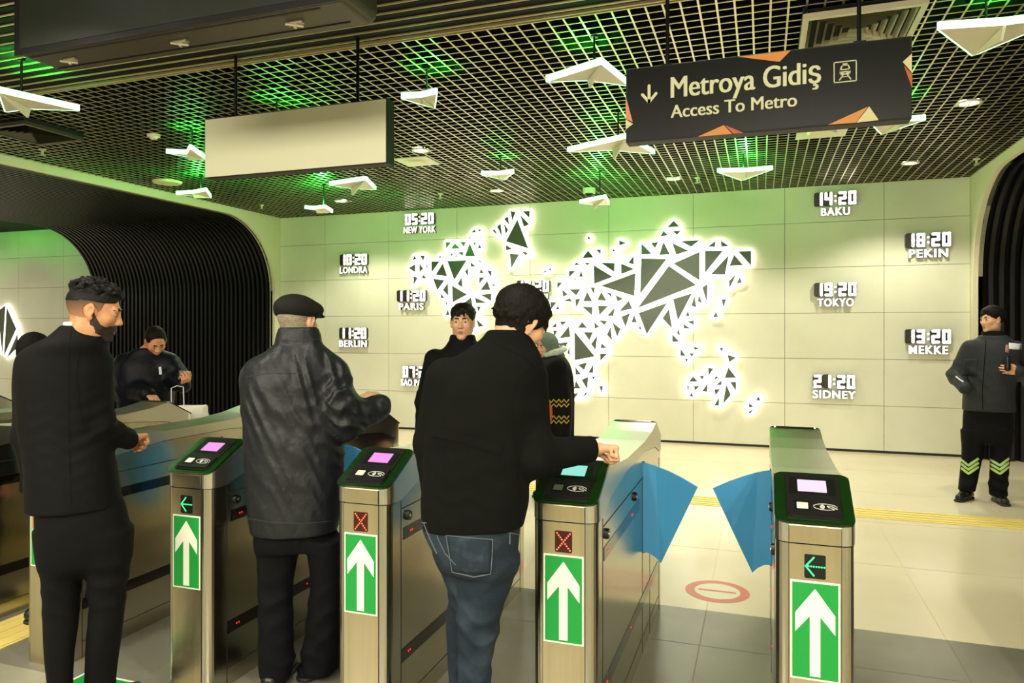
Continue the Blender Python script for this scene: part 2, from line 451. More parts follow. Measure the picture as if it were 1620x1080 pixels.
t = thing('dome_camera', 'white dome security camera under the ceiling near the back wall', 'security camera', (p.x, p.y, CZ))
MB().cyl((0, 0, 0), (0, 0, -0.07), 0.085, 0.08, n=24).build('housing', M['lampwhite'], t, smooth=False)
dm = MB(); R = []
for k in range(7):
    a = math.pi / 2 * k / 6.5; R.append([Vector((0.06 * math.cos(a) * math.cos(q), 0.06 * math.cos(a) * math.sin(q), -0.07 - 0.06 * math.sin(a))) for q in (2 * math.pi * j / 20 for j in range(20))])
dm.loft(R).build('dome', M['glassblack'], t, smooth=True)

# paper-plane lamps
def plane_lamp(x, y, z, W, L, rz, pitch, label, notch=0.0, roll=0.0, watts=0.0):
    """x, y = photo pixel of the middle of the lamp, z = its height; nose along +y before turning by rz"""
    tt = (z - 1.6) * FPX / (521.0 - y); P = sp(x, y, tt)
    t = thing('paper_plane_lamp', label, 'hanging lamp', P, math.radians(rz), 'paper-plane lamps with green light under the ceiling')
    R = Matrix.Rotation(math.radians(pitch), 4, 'X') @ Matrix.Rotation(math.radians(roll), 4, 'Y')
    th = 0.042; m_ = 0.02
    out = [(0, L / 2, 0.0), (W / 2, -L / 2, 0.0), (m_, -L / 2 + notch, -0.012), (-W / 2, -L / 2, 0.0)]
    bot = [R @ Vector(p) for p in out]; up = R @ Vector((0, 0, th))
    b = MB(); b.add(bot, [(0, 2, 1), (0, 3, 2)]); b.add([p + up * 0.3 for p in bot], [(0, 1, 2), (0, 2, 3)]); b.build('wing', M['lampwhite'], t)
    k = MB(); A = [Vector((0, L / 2, -0.002)), Vector((m_, -L / 2 + notch, -0.014)), Vector((m_ * 0.7, -L / 2 + notch + 0.03, -0.20 * L))]
    k.prism([R @ (p + Vector((-0.007, 0, 0))) for p in A], (0, 0, 0), R @ Vector((0.014, 0, 0))); k.build('keel', M['lampwhite'], t)
    bm = MB()
    for i in range(4):
        j = (i + 1) % 4; p, c = bot[i], bot[j]; nrm = (c - p).cross(up).normalized() * 0.008
        bm.add([p, c, c + up, p + up, p - nrm, c - nrm, c + up - nrm, p + up - nrm], [(0, 1, 2, 3), (7, 6, 5, 4), (0, 4, 5, 1), (1, 5, 6, 2), (2, 6, 7, 3), (3, 7, 4, 0)])
    bm.build('edge_light', M['lampedge'], t)
    ins = [R @ Vector((p[0] * 0.7, (p[1] + L / 6) * 0.7 - L / 6, 0.024)) for p in out]
    MB().add(ins, [(0, 1, 2), (0, 2, 3)]).add([q - up * 0.1 for q in ins], [(0, 2, 1), (0, 3, 2)]).build('uplight', M['lampgreen'], t)
    rh = CZ + 0.03 - z; hp = R @ Vector((0, 0, 0.01))
    MB().cyl(hp, (hp.x, hp.y, rh), 0.008, n=8).cyl((hp.x, hp.y, rh - 0.04), (hp.x, hp.y, rh - 0.015), 0.025, n=10).build('hanger', M['blackmetal'], t)
    l = bpy.data.lights.new('green_lamp', 'SPOT'); l.energy = 42.0; l.color = (0.03, 1.0, 0.08); l.shadow_soft_size = 0.04; l.spot_size = math.radians(115); l.spot_blend = 0.6
    o = bpy.data.objects.new('green_lamp', l); COL.objects.link(o); o.parent = t; o.location = R @ Vector((0.05, -L / 6, 0.07)); o.rotation_euler = (math.pi, 0, 0)
    if watts:
        l = bpy.data.lights.new('green_lamp', 'POINT'); l.energy = watts; l.color = (0.05, 1.0, 0.1); l.shadow_soft_size = 0.05
        o = bpy.data.objects.new('green_lamp', l); COL.objects.link(o); o.parent = t; o.location = R @ Vector((0.0, -L / 6, 0.09))
    return t
plane_lamp(940, 118, 3.25, 0.56, 0.36, 207, 0, 'paper-plane lamp with a tall bright peak just left of the black metro sign', 0.10)
plane_lamp(978, 231, 3.2, 0.80, 0.50, 205, 0, 'largest paper-plane lamp, below the left end of the black metro sign', 0.14)
plane_lamp(675, 162, 3.25, 0.28, 0.24, -2, -4, 'small paper-plane lamp right of the blank sign, high in the grid')
plane_lamp(792, 280, 3.28, 0.36, 0.26, 4, -3, 'paper-plane lamp hanging above the Greenland part of the map')
plane_lamp(568, 291, 3.18, 0.52, 0.46, 228, 0, 'paper-plane lamp just under the right end of the blank sign')
plane_lamp(512, 333, 3.16, 0.38, 0.30, -14, -3, 'small paper-plane lamp in front of the top left of the back wall', 0.0, 4, 55.0)
plane_lamp(949, 318, 3.14, 0.38, 0.34, 215, 2, 'paper-plane lamp in front of the back wall below the dome camera', 0.0, 0, 36.0)
plane_lamp(1176, 278, 3.28, 0.56, 0.36, 6, -5, 'paper-plane lamp with a straight edge in front of the wall below the metro sign', 0.0, 0, 26.0)
plane_lamp(1407, 202, 3.25, 0.42, 0.32, 12, -4, 'paper-plane lamp below the right end of the black metro sign')
plane_lamp(1560, 64, 3.25, 0.60, 0.42, 4, -3, 'large paper-plane lamp at the top right corner')
plane_lamp(318, 309, 3.25, 0.50, 0.30, -6, -2, 'long paper-plane lamp below the left end of the blank sign', 0.0, 0, 10.0)
plane_lamp(304, 246, 3.25, 0.34, 0.30, -10, -4, 'paper-plane lamp half hidden behind the left end of the blank sign', 0.08)
plane_lamp(34, 162, 3.2, 0.56, 0.42, 196, 0, 'paper-plane lamp at the far left edge under the black display', 0.10)
plane_lamp(438, 212, 3.22, 0.4, 0.36, 20, 0, 'paper-plane lamp hidden behind the blank sign, its light showing above it')
for lx, ly in ((-13.6, 9.0),):
    q = plane_lamp(0, 300, 3.2, 0.5, 0.4, 0, 0, 'paper-plane lamp in the hall beyond the left passage', 0.0, 0, 40.0); q.location = (lx, ly, 3.2)

# ------------------------------------------------------------------ hanging signs
SY = 4.1
def sign_box(xl, xr, name, label, face, side):
    c = (px(xl, 150, SY) + px(xr, 150, SY)) / 2; w = (px(xr, 150, SY) - px(xl, 150, SY)).x
    zb, zt = 2.663, 3.083
    t = thing(name, label, 'hanging sign', (c.x, SY, zb))
    f = MB().box((-w / 2, 0.004, 0), (w / 2, 0.10, zt - zb)); f.build('box', side, t, bevel=0.004)
    MB().box((-w / 2 + 0.008, 0.0, 0.008), (w / 2 - 0.008, 0.004, zt - zb - 0.008)).build('face', face, t)
    return t, w, zt - zb, c
t, w, h, c = sign_box(323, 612, 'blank_sign', 'blank cream rectangular sign hanging left of the black metro sign', M['signwhite'], M['mblack'])
def rods(t, c, xs, w, h):
    for xpix in xs:
        X = px(xpix, 100, SY + 0.05).x - c.x
        MB().cyl((X, 0.05, h), (X, 0.05, CZ + 0.04 - 2.663), 0.011, n=10).box((X - 0.03, 0.02, h), (X + 0.03, 0.08, h + 0.012)).build('rod', M['blackmetal'], t)
rods(t, c, (373, 566), w, h)
t, w, h, c = sign_box(990, 1443, 'metro_sign', 'black hanging sign with white arrow, metro lettering and orange triangles', M['signblack'], M['mblack'])
rods(t, c, (1056, 1359), w, h)
def SL(x, y):      # photo pixel on the sign face -> local x, z of the sign
    P = px(x, y, SY); return Vector((P.x - c.x, P.z - 2.663))
def sign_shape(name, pts, m, d=0.003, parent=None):
    q = [SL(*p) for p in pts]
    hw, hh = w / 2, h
    A = [Vector((max(-hw, min(hw, v.x)), -d, max(0.0, min(hh, v.y)))) for v in q]
    return MB().prism(A, (0, 0, 0), (0, d + 0.001, 0)).build(name, m, parent or t)
sign_shape('triangle', [(1168, 90), (1251, 80), (1233, 98)], M['orange'])
sign_shape('triangle', [(990, 152), (990, 188), (1001, 193)], M['salmon'])
sign_shape('triangle', [(990, 189), (1001.5, 196), (990, 205)], M['creamtri'])
sign_shape('triangle', [(1104, 216.5), (1145, 198), (1158, 212)], M['orange'])
sign_shape('triangle', [(1147, 198), (1176, 210.5), (1160, 212)], M['orange2'])
sign_shape('triangle', [(1310, 197.5), (1373, 169), (1354, 194)], M['orange'])
sign_shape('triangle', [(1375, 168.5), (1390, 190), (1355, 194)], M['creamtri'])
sign_shape('triangle', [(1442.5, 85), (1428, 98), (1442.5, 115)], M['creamtri'])
sign_shape('triangle', [(1430, 104), (1443, 118), (1443, 140)], M['orange2'])
a = MB(); MM = plane_M((0, -0.001, 0), (1, 0, 0), (0, 0, 1))
def seg(p, q, wd, mb): mb.stroke([SL(*p), SL(*q)], wd, 0.0, 0.003, MM)
for p, q in (((1027, 136), (1027, 160)), ((1016.5, 150), (1027, 161.5)), ((1038, 148), (1027, 161.5))): seg(p, q, 0.016, a)
a.build('arrow', M['signtext'], t)
b0, b1 = SL(1061, 156), SL(1300, 106)
def fit(s, x0, x1, ybase, ytop, name, bold):
    A = SL(x0, ybase); B = SL(x1, ybase)   # baseline is straight on the sign: use mean height
    z0 = A.y; W = B.x - A.x; H = ytop
    return text_mesh(s, W, H, 0.003, plane_M((A.x, 0.0, z0), (1, 0, 0), (0, 0, 1)), name, M['signtext'], t, bold)
# baselines measured on the sign: first line (1061,157)-(1300,134), second (1061,187)-(1262,168)
zA = SL(1061, 157).y; zB = SL(1061, 187).y; XA = SL(1061, 157).x
W1 = SL(1299, 131).x - XA; W2 = SL(1261, 168).x - XA
caph = SL(1062, 127.5).y - zA
text_mesh('Metroya Gidiş', W1, caph * 1.48, 0.003, plane_M((XA, 0.0, zA - caph * 0.30), (1, 0, 0), (0, 0, 1)), 'lettering', M['signtext'], t, 0.0, 1.0, 0.0065)
cap2 = SL(1062, 167.5).y - zB
text_mesh('Access To Metro', W2, cap2 * 1.03, 0.003, plane_M((XA, 0.0, zB), (1, 0, 0), (0, 0, 1)), 'lettering', M['signtext'], t, 0.0, 1.0, 0.004)
ic = MB(); P0 = SL(1319.5, 132); P1 = SL(1354.5, 96.5); x0, x1 = P0.x, P1.x; zc = SL(1337, 113.5).y; hw = (x1 - x0) / 2; xc = (x0 + x1) / 2
def I(pts, wd=0.004): ic.stroke([Vector((xc + a * hw, zc + b * hw)) for a, b in pts], wd, 0, 0.003, MM)
I([(-1, -1), (1, -1), (1, 1), (-1, 1), (-1, -1)], 0.005)
I([(-0.42, -0.25), (-0.45, 0.2), (-0.25, 0.65), (0.25, 0.65), (0.45, 0.2), (0.42, -0.25), (-0.42, -0.25)], 0.006)
I([(-0.4, 0.15), (0.4, 0.15)], 0.012); I([(-0.35, 0.05), (0.35, 0.05)], 0.012); I([(-0.3, -0.12), (-0.2, -0.12)], 0.01); I([(0.2, -0.12), (0.3, -0.12)], 0.01)
I([(-0.22, -0.35), (-0.5, -0.78)], 0.006); I([(0.22, -0.35), (0.5, -0.78)], 0.006); I([(-0.3, -0.5), (0.3, -0.5)], 0.004); I([(-0.2, 0.78), (0.2, 0.78)], 0.004)
ic.build('train_symbol', M['signtext'], t)

# big LED display, seen from below at the top left
t = thing('led_display', 'large dark LED display box hanging at the top left corner', 'display', (-2.575, 2.6, 2.965))
body = MB()
pts = [(0.0, 0.0), (0.25, 0.0), (0.25, 0.75), (0.0, 0.75)]
Mx = Matrix(((1, 0, 0, 0), (0, 0, -1, 0.25), (0, 1, 0, 0.26), (0, 0, 0, 1)))
body.rprism(0, 0, 1.91, 0.52, 0.05, 0.0, 0.25, Mx, 6); body.build('casing', M['casing'], t, bevel=0.01)
ledm = M['led']; nt = ledm.node_tree
tc = nt.nodes.new('ShaderNodeTexCoord'); mp = nt.nodes.new('ShaderNodeMapping'); mp.inputs['Rotation'].default_value = (math.pi / 2, 0, 0)
br = nt.nodes.new('ShaderNodeTexBrick'); br.inputs['Scale'].default_value = 60; br.offset = 0.0; br.inputs['Mortar Size'].default_value = 0.03
br.inputs['Color1'].default_value = (*lin((22, 30, 18)), 1); br.inputs['Color2'].default_value = (*lin((14, 20, 12)), 1); br.inputs['Mortar'].default_value = (*lin((8, 9, 8)), 1)
nt.links.new(tc.outputs['Object'], mp.inputs['Vector']); nt.links.new(mp.outputs['Vector'], br.inputs['Vector']); nt.links.new(br.outputs['Color'], nt.nodes['Principled BSDF'].inputs['Base Color'])
MB().box((-0.955 + 0.04, -0.006, 0.03), (0.955 - 0.06, 0.001, 0.5)).build('screen', ledm, t)
MB().box((-0.955, -0.004, 0.0), (0.94, 0.003, 0.03)).box((-0.955, -0.004, 0.03), (-0.915, 0.003, 0.5)).box((0.895, -0.004, 0.03), (0.94, 0.003, 0.5)).build('bezel', M['black'], t)
for x in (-0.72, -0.02, 0.62):
    MB().box((x - 0.04, 0.10, -0.012), (x + 0.04, 0.125, 0.0)).cyl((x - 0.03, 0.08, -0.02), (x + 0.03, 0.13, -0.02), 0.006, n=8).cyl((x, 0.112, -0.03), (x, 0.112, 0), 0.008, n=8).build('latch', M['aludark'], t)
MB().box((-0.9, 0.03, -0.004), (0.8, 0.036, 0.0)).box((-0.9, 0.19, -0.004), (0.85, 0.196, 0.0)).build('seam', M['seam'], t)
MB().cyl((-0.7, 0.12, 0.5), (-0.7, 0.12, 0.53), 0.02).cyl((0.7, 0.12, 0.5), (0.7, 0.12, 0.53), 0.02).build('bracket', M['blackmetal'], t)

# ------------------------------------------------------------------ ticket gates
GY = 2.53
def led_dots(name, segs, m, parent, n=6, r=0.0030):
    d = MB()
    for (x0, z0), (x1, z1) in segs:
        for k in range(n):
            f = k / (n - 1); X = x0 + (x1 - x0) * f; Z = z0 + (z1 - z0) * f
            d.cyl((X, -0.0045, Z), (X, -0.002, Z), r, n=8)
    return d.build(name, m, parent)
LEN = 1.76
def half_profile():
    return [(0.0, 0.965), (0.235, 1.083), (0.40, 1.055), (0.62, 1.038)]
TOP = half_profile() + [(LEN - a, b) for a, b in reversed(half_profile())]
LID = [(0.0, 0.905), (0.11, 0.905), (0.26, 0.952), (0.62, 0.985)]
LIDF = LID + [(LEN - a, b) for a, b in reversed(LID)]
def rounded_col(prof, w, r, z0=None):
    """vertical sided body along y whose front and end corners are rounded in plan; prof(y) -> (zlow, zhigh)"""
    ys = set()
    n = 6
    for k in range(n + 1):
        d = r - r * math.cos(math.pi / 2 * k / n) ; ys.add(round(d, 5)); ys.add(round(LEN - d, 5))
    ys |= {0.11, 0.235, 0.26, 0.40, 0.62, LEN - 0.11, LEN - 0.235, LEN - 0.26, LEN - 0.40, LEN - 0.62}
    ys = sorted(ys)
    rings = []
    for y in ys:
        e = min(y, LEN - y); inset = 0.0 if e >= r else r - math.sqrt(max(0.0, r * r - (r - e) ** 2))
        x = w / 2 - inset; lo, hi = prof(y)
        rings.append([Vector((-x, y, lo)), Vector((x, y, lo)), Vector((x, y, hi)), Vector((-x, y, hi))])
    return MB().loft(rings)
def interp(tab, y): return float(np.interp(y, [a for a, _ in tab], [b for _, b in tab]))
GW = 0.24
def make_gate():
    t = thing('ticket_gate', 'x', 'ticket gate', (0, 0, 0), 0)
    rounded_col(lambda y: (0.0, interp(LIDF, y) - 0.003), GW, 0.042).build('cabinet', M['steelside'], t)
    rounded_col(lambda y: (interp(LIDF, y), interp(TOP, y)), GW + 0.006, 0.046).build('lid', M['steeltop'], t)
    # bright front column panels and dark joints
    f = MB().box((-0.078, -0.003, 0.0), (0.078, 0.02, 0.902)); f.build('front_panel', M['steel'], t)
    f = MB().box((-0.078, -0.006, 0.909), (0.078, 0.02, 0.962)); f.build('front_cap', M['steel'], t)
    s = MB()
    for x in (-0.080, 0.078): s.box((x, -0.0025, 0.0), (x + 0.002, 0.012, 0.962))
    for sx in (-1, 1):
        X = sx * (GW / 2); q = 0.0012
        for y in (0.11, 1.05, 1.3, LEN - 0.11): s.box((X - q, y - 0.0015, 0.0), (X + q, y + 0.0015, 0.865 if y > 0.12 else 0.90))
        s.box((X - q, 0.11, 0.865), (X + q, 1.3, 0.869)); s.box((X - q, 0.11, 0.08), (X + q, LEN - 0.11, 0.083))
    s.build('seam', M['seam'], t)
    # strips, sensors and locks on both sides
    for sx in (-1, 1):
        X = sx * (GW / 2)
        for z0, z1, y0, y1 in ((0.735, 0.785, 0.13, 0.95), (0.235, 0.29, 0.11, 1.6)):
            st = MB().box((X - 0.001, y0, z0), (X + 0.002, y1, z1)).build('sensor_strip', M['strip'], t)
            d = MB()
            for y in (y0 + 0.06, y0 + 0.075, y0 + 0.6, y1 - 0.2): d.cyl((X + sx * 0.001, y, (z0 + z1) / 2), (X + sx * 0.004, y, (z0 + z1) / 2), 0.0038, n=8)
            d.build('sensor', M['reddot'], st)
        for y, z in ((0.17, 0.828), (0.81, 0.828)):
            k = MB().cyl((X, y, z), (X + sx * 0.012, y, z), 0.021, 0.019, n=20); lk = k.build('lock', M['black'], t)
            MB().cyl((X + sx * 0.012, y, z), (X + sx * 0.014, y, z), 0.006, n=10).build('keyhole', M['steeltop'], lk)
    # reader panel on the front slope (and the same at the far end)
    for end in (0, 1):
        d = Vector((0, 0.235, 0.118)).normalized(); L = math.hypot(0.235, 0.118)
        if end == 0: PM = plane_M((0, 0.0, 0.967), (1, 0, 0), d)
        else: PM = plane_M((0, LEN, 0.967), (-1, 0, 0), Vector((0, -d.y, d.z)))
        b = MB().rprism(0, L / 2, GW + 0.004, L, 0.03, 0.0, 0.007, PM); pn = b.build('reader_panel', M['panelreflection'], t)
        b = MB().rprism(0, L / 2 + 0.004, 0.172, L - 0.03, 0.012, 0.007, 0.011, PM); b.build('bezel', M['bezel'], pn)
        b = MB().rprism(0, 0.072, 0.165, 0.088, 0.012, 0.011, 0.017, PM); b.build('reader_plate', M['bezel'], pn)
        b = MB().rprism(0, 0.183, 0.145, 0.086, 0.008, 0.011, 0.013, PM); b.build('screen_surround', M['black'], pn)
        b = MB().rprism(0.0, 0.183, 0.092, 0.062, 0.002, 0.013, 0.0145, PM); b.build('screen', M['pink'], pn)
        b = MB().rprism(-0.036, 0.072, 0.048, 0.052, 0.006, 0.017, 0.019, PM); b.build('window_frame', M['black'], pn)
        b = MB().rprism(-0.035, 0.070, 0.035, 0.030, 0.002, 0.019, 0.0205, PM); b.build('card_window', M['reader'], pn)
        y = MB(); cx, cy = 0.035, 0.072; E = [(cx + 0.036 * math.cos(q), cy + 0.015 * math.sin(q)) for q in (2 * math.pi * k / 28 for k in range(26))]
        y.stroke(E, 0.0016, 0.017, 0.018, PM)
        for k in range(4):
            r = 0.004 + 0.0038 * k
            y.stroke([(cx - 0.018 + r * math.cos(q), cy + r * 0.9 * math.sin(q)) for q in np.linspace(-0.85, 0.85, 6)], 0.0022, 0.017, 0.018, PM)
        y.stroke([(cx + 0.006, cy + 0.005), (cx + 0.018, cy + 0.006), (cx + 0.026, cy), (cx + 0.036, cy - 0.008)], 0.0018, 0.017, 0.018, PM)
        y.stroke([(cx + 0.006, cy + 0.005), (cx + 0.010, cy - 0.002), (cx + 0.02, cy - 0.004), (cx + 0.027, cy - 0.012)], 0.0018, 0.017, 0.018, PM)
        y.build('contactless_symbol', M['white'], pn)
    # direction sticker
    st = MB().box((-0.0745, -0.0045, 0.465), (0.0745, -0.003, 0.785)).build('direction_sticker', M['stickerwhite'], t)
    MB().box((-0.069, -0.0052, 0.471), (0.069, -0.0045, 0.779)).build('green_field', M['stickergreen'], st)
    ar = [(0, 0.762), (0.060, 0.680), (0.060, 0.618), (0.016, 0.672), (0.016, 0.478), (-0.016, 0.478), (-0.016, 0.672), (-0.060, 0.618), (-0.060, 0.680)]
    MB().prism([Vector((a, -0.0052, b)) for a, b in ar], (0, 0, 0), (0, -0.0008, 0)).build('arrow', M['stickerwhite'], st)
    return t
gate0 = make_gate()
def indicator(t, kind):
    if kind == 'x':
        p = MB().rprism(0, 0.833, 0.064, 0.078, 0.005, 0.0, 0.004, plane_M((0, -0.0, 0), (1, 0, 0), (0, 0, 1)), 3).build('indicator', M['redback'], t)
        led_dots('cross', [((-0.024, 0.863), (0.024, 0.803)), ((0.024, 0.863), (-0.024, 0.803))], M['ledred'], p, 9)
    else:
        p = MB().rprism(0, 0.833, 0.064, 0.078, 0.005, 0.0, 0.004, plane_M((0, -0.0, 0), (1, 0, 0), (0, 0, 1)), 3).build('indicator', M['greenback'], t)
        led_dots('left_arrow', [((-0.028, 0.833), (0.028, 0.833)), ((-0.028, 0.833), (-0.004, 0.862)), ((-0.028, 0.833), (-0.004, 0.804))], M['ledgreen'], p, 8)
def flap(t, sx):
    """blue wing that closes half a lane; sx = side of the gate"""
    X = sx * GW / 2; y = 1.07; s = sx
    top = [(0.0, 0.941)] + [(w_, z) for w_, z in ((0.06, 0.925), (0.12, 0.905), (0.19, 0.875), (0.265, 0.838))]
    bot = [(0.085, 0.442), (0.06, 0.47), (0.03, 0.49), (0.0, 0.496)]
    poly = [Vector((X + s * a, y, b)) for a, b in top + bot]
    # crease from the hinge top down to the lower tip: outer facet tilts back
    crease_y = 0.022
    P = [Vector((X, y, 0.941)), Vector((X + s * 0.06, y + 0.010, 0.925)), Vector((X + s * 0.12, y + 0.006, 0.905)), Vector((X + s * 0.19, y + 0.0, 0.875)), Vector((X + s * 0.265, y - 0.012, 0.838)),
         Vector((X + s * 0.175, y, 0.64)), Vector((X + s * 0.085, y + crease_y, 0.442)), Vector((X + s * 0.06, y + 0.016, 0.47)), Vector((X + s * 0.03, y + 0.008, 0.49)), Vector((X, y, 0.496))]
    n = len(P); back = [p + Vector((0, 0.012, 0)) for p in P]
    f = [(0, 6, 5, 4, 3, 2, 1), (0, 9, 8, 7, 6)]
    mb = MB().add(P + back, [f[0], f[1], tuple(i + n for i in reversed(f[0])), tuple(i + n for i in reversed(f[1]))] + [(i, (i + 1) % n, n + (i + 1) % n, n + i) for i in range(n)])
    fl = mb.build('flap', M['flap'], t)
    MB().cyl((X + s * 0.004, y + 0.006, 0.49), (X + s * 0.004, y + 0.006, 0.945), 0.0035, n=10).build('hinge', M['black'], fl)
GX = {4: 0.163, 3: -0.677, 2: -1.513, 1: -2.385, 0: -3.25, -1: -4.11, -2: -4.97, -3: -5.83, 5: 1.385}
labels = {4: 'steel ticket gate farthest right of the front row, green arrow light and pale pink screen',
          3: 'steel ticket gate with red cross light and lit turquoise screen beside the man in jeans',
          2: 'steel ticket gate with a red cross between the flat cap man and the jeans man',
          1: 'steel ticket gate with a green arrow between the suited man and the flat cap man',
          0: 'steel ticket gate half hidden behind the man in the black suit',
          -1: 'steel ticket gate at the left edge, far end showing behind the suited man',
          -2: 'steel ticket gate beyond the left edge, second left of the man in the suit',
          -3: 'steel ticket gate at the far left end of the row, in front of the passage',
          5: 'steel ticket gate cut by the right edge of the photo beside the guard'}
gates = {}
for k in (4, 3, 2, 1, 0, -1, -2, -3, 5):
    g = gate0 if k == 4 else copy_tree(gate0)
    g.location = (GX[k], GY, 0); g['label'] = labels[k]; g['group'] = 'row of steel ticket gates'
    gates[k] = g
for k, g in gates.items():
    indicator(g, 'x' if k in (2, 3) else 'a')
    if k != 5: flap(g, -1) if k not in (-3,) else None
    if k not in (4, 5): flap(g, 1)
    for c in g.children:
        if c.name.startswith('reader_panel') :
            for q in c.children:
                if q.name.startswith('screen') and not q.name.startswith('screen_s'):
                    q.data = q.data.copy()
                    if k == 3: q.data.materials[0] = M['cyan']
                    if k == 4: q.data.materials[0] = M['palepink']
                if q.name.startswith('card_window') and k == 3:
                    q.data = q.data.copy(); q.data.materials[0] = M['readerdark']

# ------------------------------------------------------------------ floor prints
def ring_print(x, y, label):
    t = thing('floor_marking', label, 'floor marking', (x, y, 0.0009), 0, 'no-entry prints on the floor')
    n = 40
    MB().add([(0.19 * math.cos(2 * math.pi * k / n), 0.19 * math.sin(2 * math.pi * k / n), 0) for k in range(n)], [tuple(range(n))]).build('ring', M['red'], t)
    MB().add([(0.135 * math.cos(2 * math.pi * k / n), 0.135 * math.sin(2 * math.pi * k / n), 0.0008) for k in range(n)], [tuple(range(n))]).build('disc', M['floorwhite'], t)
    MB().box((-0.11, -0.012, 0.0008), (0.11, 0.012, 0.0016)).build('bar', M['red'], t)
ring_print(-0.257, 4.58, 'round red no-entry print on the floor beyond the two blue flaps')
ring_print(-1.1, 4.58, 'round red no-entry print on the floor in the lane of the man in jeans')
t = thing('floor_sticker', 'green and white sticker on the floor by the feet of the man in the suit', 'floor sticker', (-2.78, 2.30, 0.0009))
MB().box((-0.2, -0.24, 0), (0.2, 0.24, 0.001)).build('border', M['stickerwhite'], t); MB().box((-0.185, -0.225, 0.001), (0.185, 0.225, 0.0018)).build('field', M['stickergreen'], t)
MB().prism([Vector((a, b, 0.0018)) for a, b in ((0, 0.2), (0.15, 0.03), (0.15, -0.04), (0.04, 0.06), (0.04, -0.2), (-0.04, -0.2), (-0.04, 0.06), (-0.15, -0.04), (-0.15, 0.03))], (0, 0, 0), (0, 0, 0.0006)).build('arrow', M['stickerwhite'], t)
# ------------------------------------------------------------------ glowing world map
def T(scale, ox, oy, rows):
    out = []
    for r in rows:
        v = [float(q) for q in r.split()]
        out.append([(ox + v[i] * scale, oy + v[i + 1] * scale) for i in (0, 2, 4)])
    return out
zA = lambda rows: T(180 / 1144, 640, 330, rows)
zB = lambda rows: T(130 / 878, 770, 320, rows)
zC = lambda rows: T(1 / 3.0, 860, 320, rows)
NAM = zA('''115 475 105 525 140 505;175 475 222 478 208 528;60 600 127 560 127 643;172 555 168 640 207 607;110 680 152 697 110 772;210 665 190 700 240 706
375 470 362 500 388 500;288 535 370 535 290 645;403 552 330 668 447 682;448 530 642 522 518 720;305 705 420 722 348 822;455 745 403 820 458 878;382 850 382 900 422 902
495 775 648 865 502 942;592 690 550 760 600 795;653 600 625 635 658 688;432 340 488 342 434 410;525 352 485 407 575 405;573 336 633 338 614 388;483 446 505 462 484 487
536 468 522 487 552 487;552 445 607 438 605 480;672 350 625 483 727 482;688 246 725 210 732 246;755 214 788 216 768 240;665 305 673 282 688 303;722 292 748 305 735 308
768 280 782 272 788 292;708 346 733 346 722 380;768 360 755 402 790 402;682 540 733 587 684 586;745 520 775 525 803 560;783 608 770 652 817 652;845 623 893 630 887 690
768 692 823 690 766 760;848 725 778 822 880 818;778 865 888 855 887 930;725 893 845 948 735 950;895 760 935 768 905 782;620 945 685 893 720 1065;745 985 782 985 760 1045
435 945 455 937 435 985;455 1010 470 1070 430 1075;238 580 252 560 248 618;272 748 284 780 300 822;620 1150 720 1160 700 1250;740 1110 815 1180 760 1190'''.replace('\n', ';').split(';'))
GRN = zB('''270 100 325 108 288 205;203 185 243 155 257 248;127 262 165 235 182 380;78 308 103 290 130 358;200 230 245 300 218 348;343 190 222 422 460 498
372 140 468 240 413 268;397 102 475 100 472 175;220 458 290 503 222 517;263 553 362 560 278 710;386 526 458 543 430 572;468 583 480 566 487 587'''.replace('\n', ';').split(';'))
ICE = zB(['620 755 638 725 655 750', '675 712 710 705 690 738'])
EUA = zC('''216 230 188 268 242 263;253 225 276 226 274 248;160 287 150 300 180 298;197 288 228 290 212 300;125 328 157 326 127 357;182 325 174 355 193 355;160 345 153 370 157 380
70 382 95 380 70 412;127 414 180 412 160 443;95 415 120 437 97 450;98 470 130 455 142 472;155 460 180 458 160 502;227 405 248 405 246 440;212 425 193 470 236 470;188 495 237 497 235 537
38 473 68 475 40 510;62 508 75 490 82 510;243 300 333 355 245 388;275 288 341 290 340 332;372 292 435 318 373 342;432 255 406 288 432 298;440 337 275 397 434 445;278 425 260 465 303 467
300 425 325 432 328 455;345 440 382 458 355 472;262 490 312 492 270 535;342 500 306 538 335 540;408 467 362 518 425 505;415 525 373 543 393 592;433 533 420 570 447 570;330 568 370 600 353 638
322 590 305 628 330 655;455 598 462 583 470 608;467 268 587 270 462 435;597 303 727 393 450 502;742 237 618 292 742 372;468 197 517 247 468 250;512 196 547 190 533 220;572 190 552 252 603 250
613 195 690 232 632 250;652 187 742 182 702 213;620 90 590 121 648 119;572 137 557 164 594 160;615 138 655 138 635 157;818 185 780 213 815 213;842 183 880 210 845 213;767 232 852 232 768 337
880 252 795 343 862 344;905 250 883 303 948 300;923 234 985 233 985 303;917 338 880 375 883 410;932 355 917 387 942 382;780 388 755 405 777 478;455 525 590 477 493 625;707 432 617 460 640 560
718 445 703 490 727 500;740 440 733 470 755 480;598 505 567 550 613 600;688 515 675 540 695 540;683 565 715 560 716 583;666 575 700 600 667 598;645 597 635 620 650 635;613 625 647 660 613 662'''.replace('\n', ';').split(';'))
AFR = zC('''65 570 45 592 68 593;83 565 117 565 93 585;50 607 72 608 58 637;125 587 80 645 133 638;188 567 168 595 213 597;152 612 248 730 153 748;195 615 240 615 222 655;260 630 230 672 252 700
280 668 275 690 305 690;272 717 308 717 273 752;75 668 122 662 100 705;128 680 118 715 130 725;168 770 212 757 198 795;155 778 183 815 157 815;240 767 218 805 240 808;158 842 150 882 182 882
185 840 217 826 212 885;235 825 250 825 240 842;150 905 172 903 150 930;205 897 212 905 188 928;268 560 308 562 293 583;245 568 268 590 247 600'''.replace('\n', ';').split(';'))
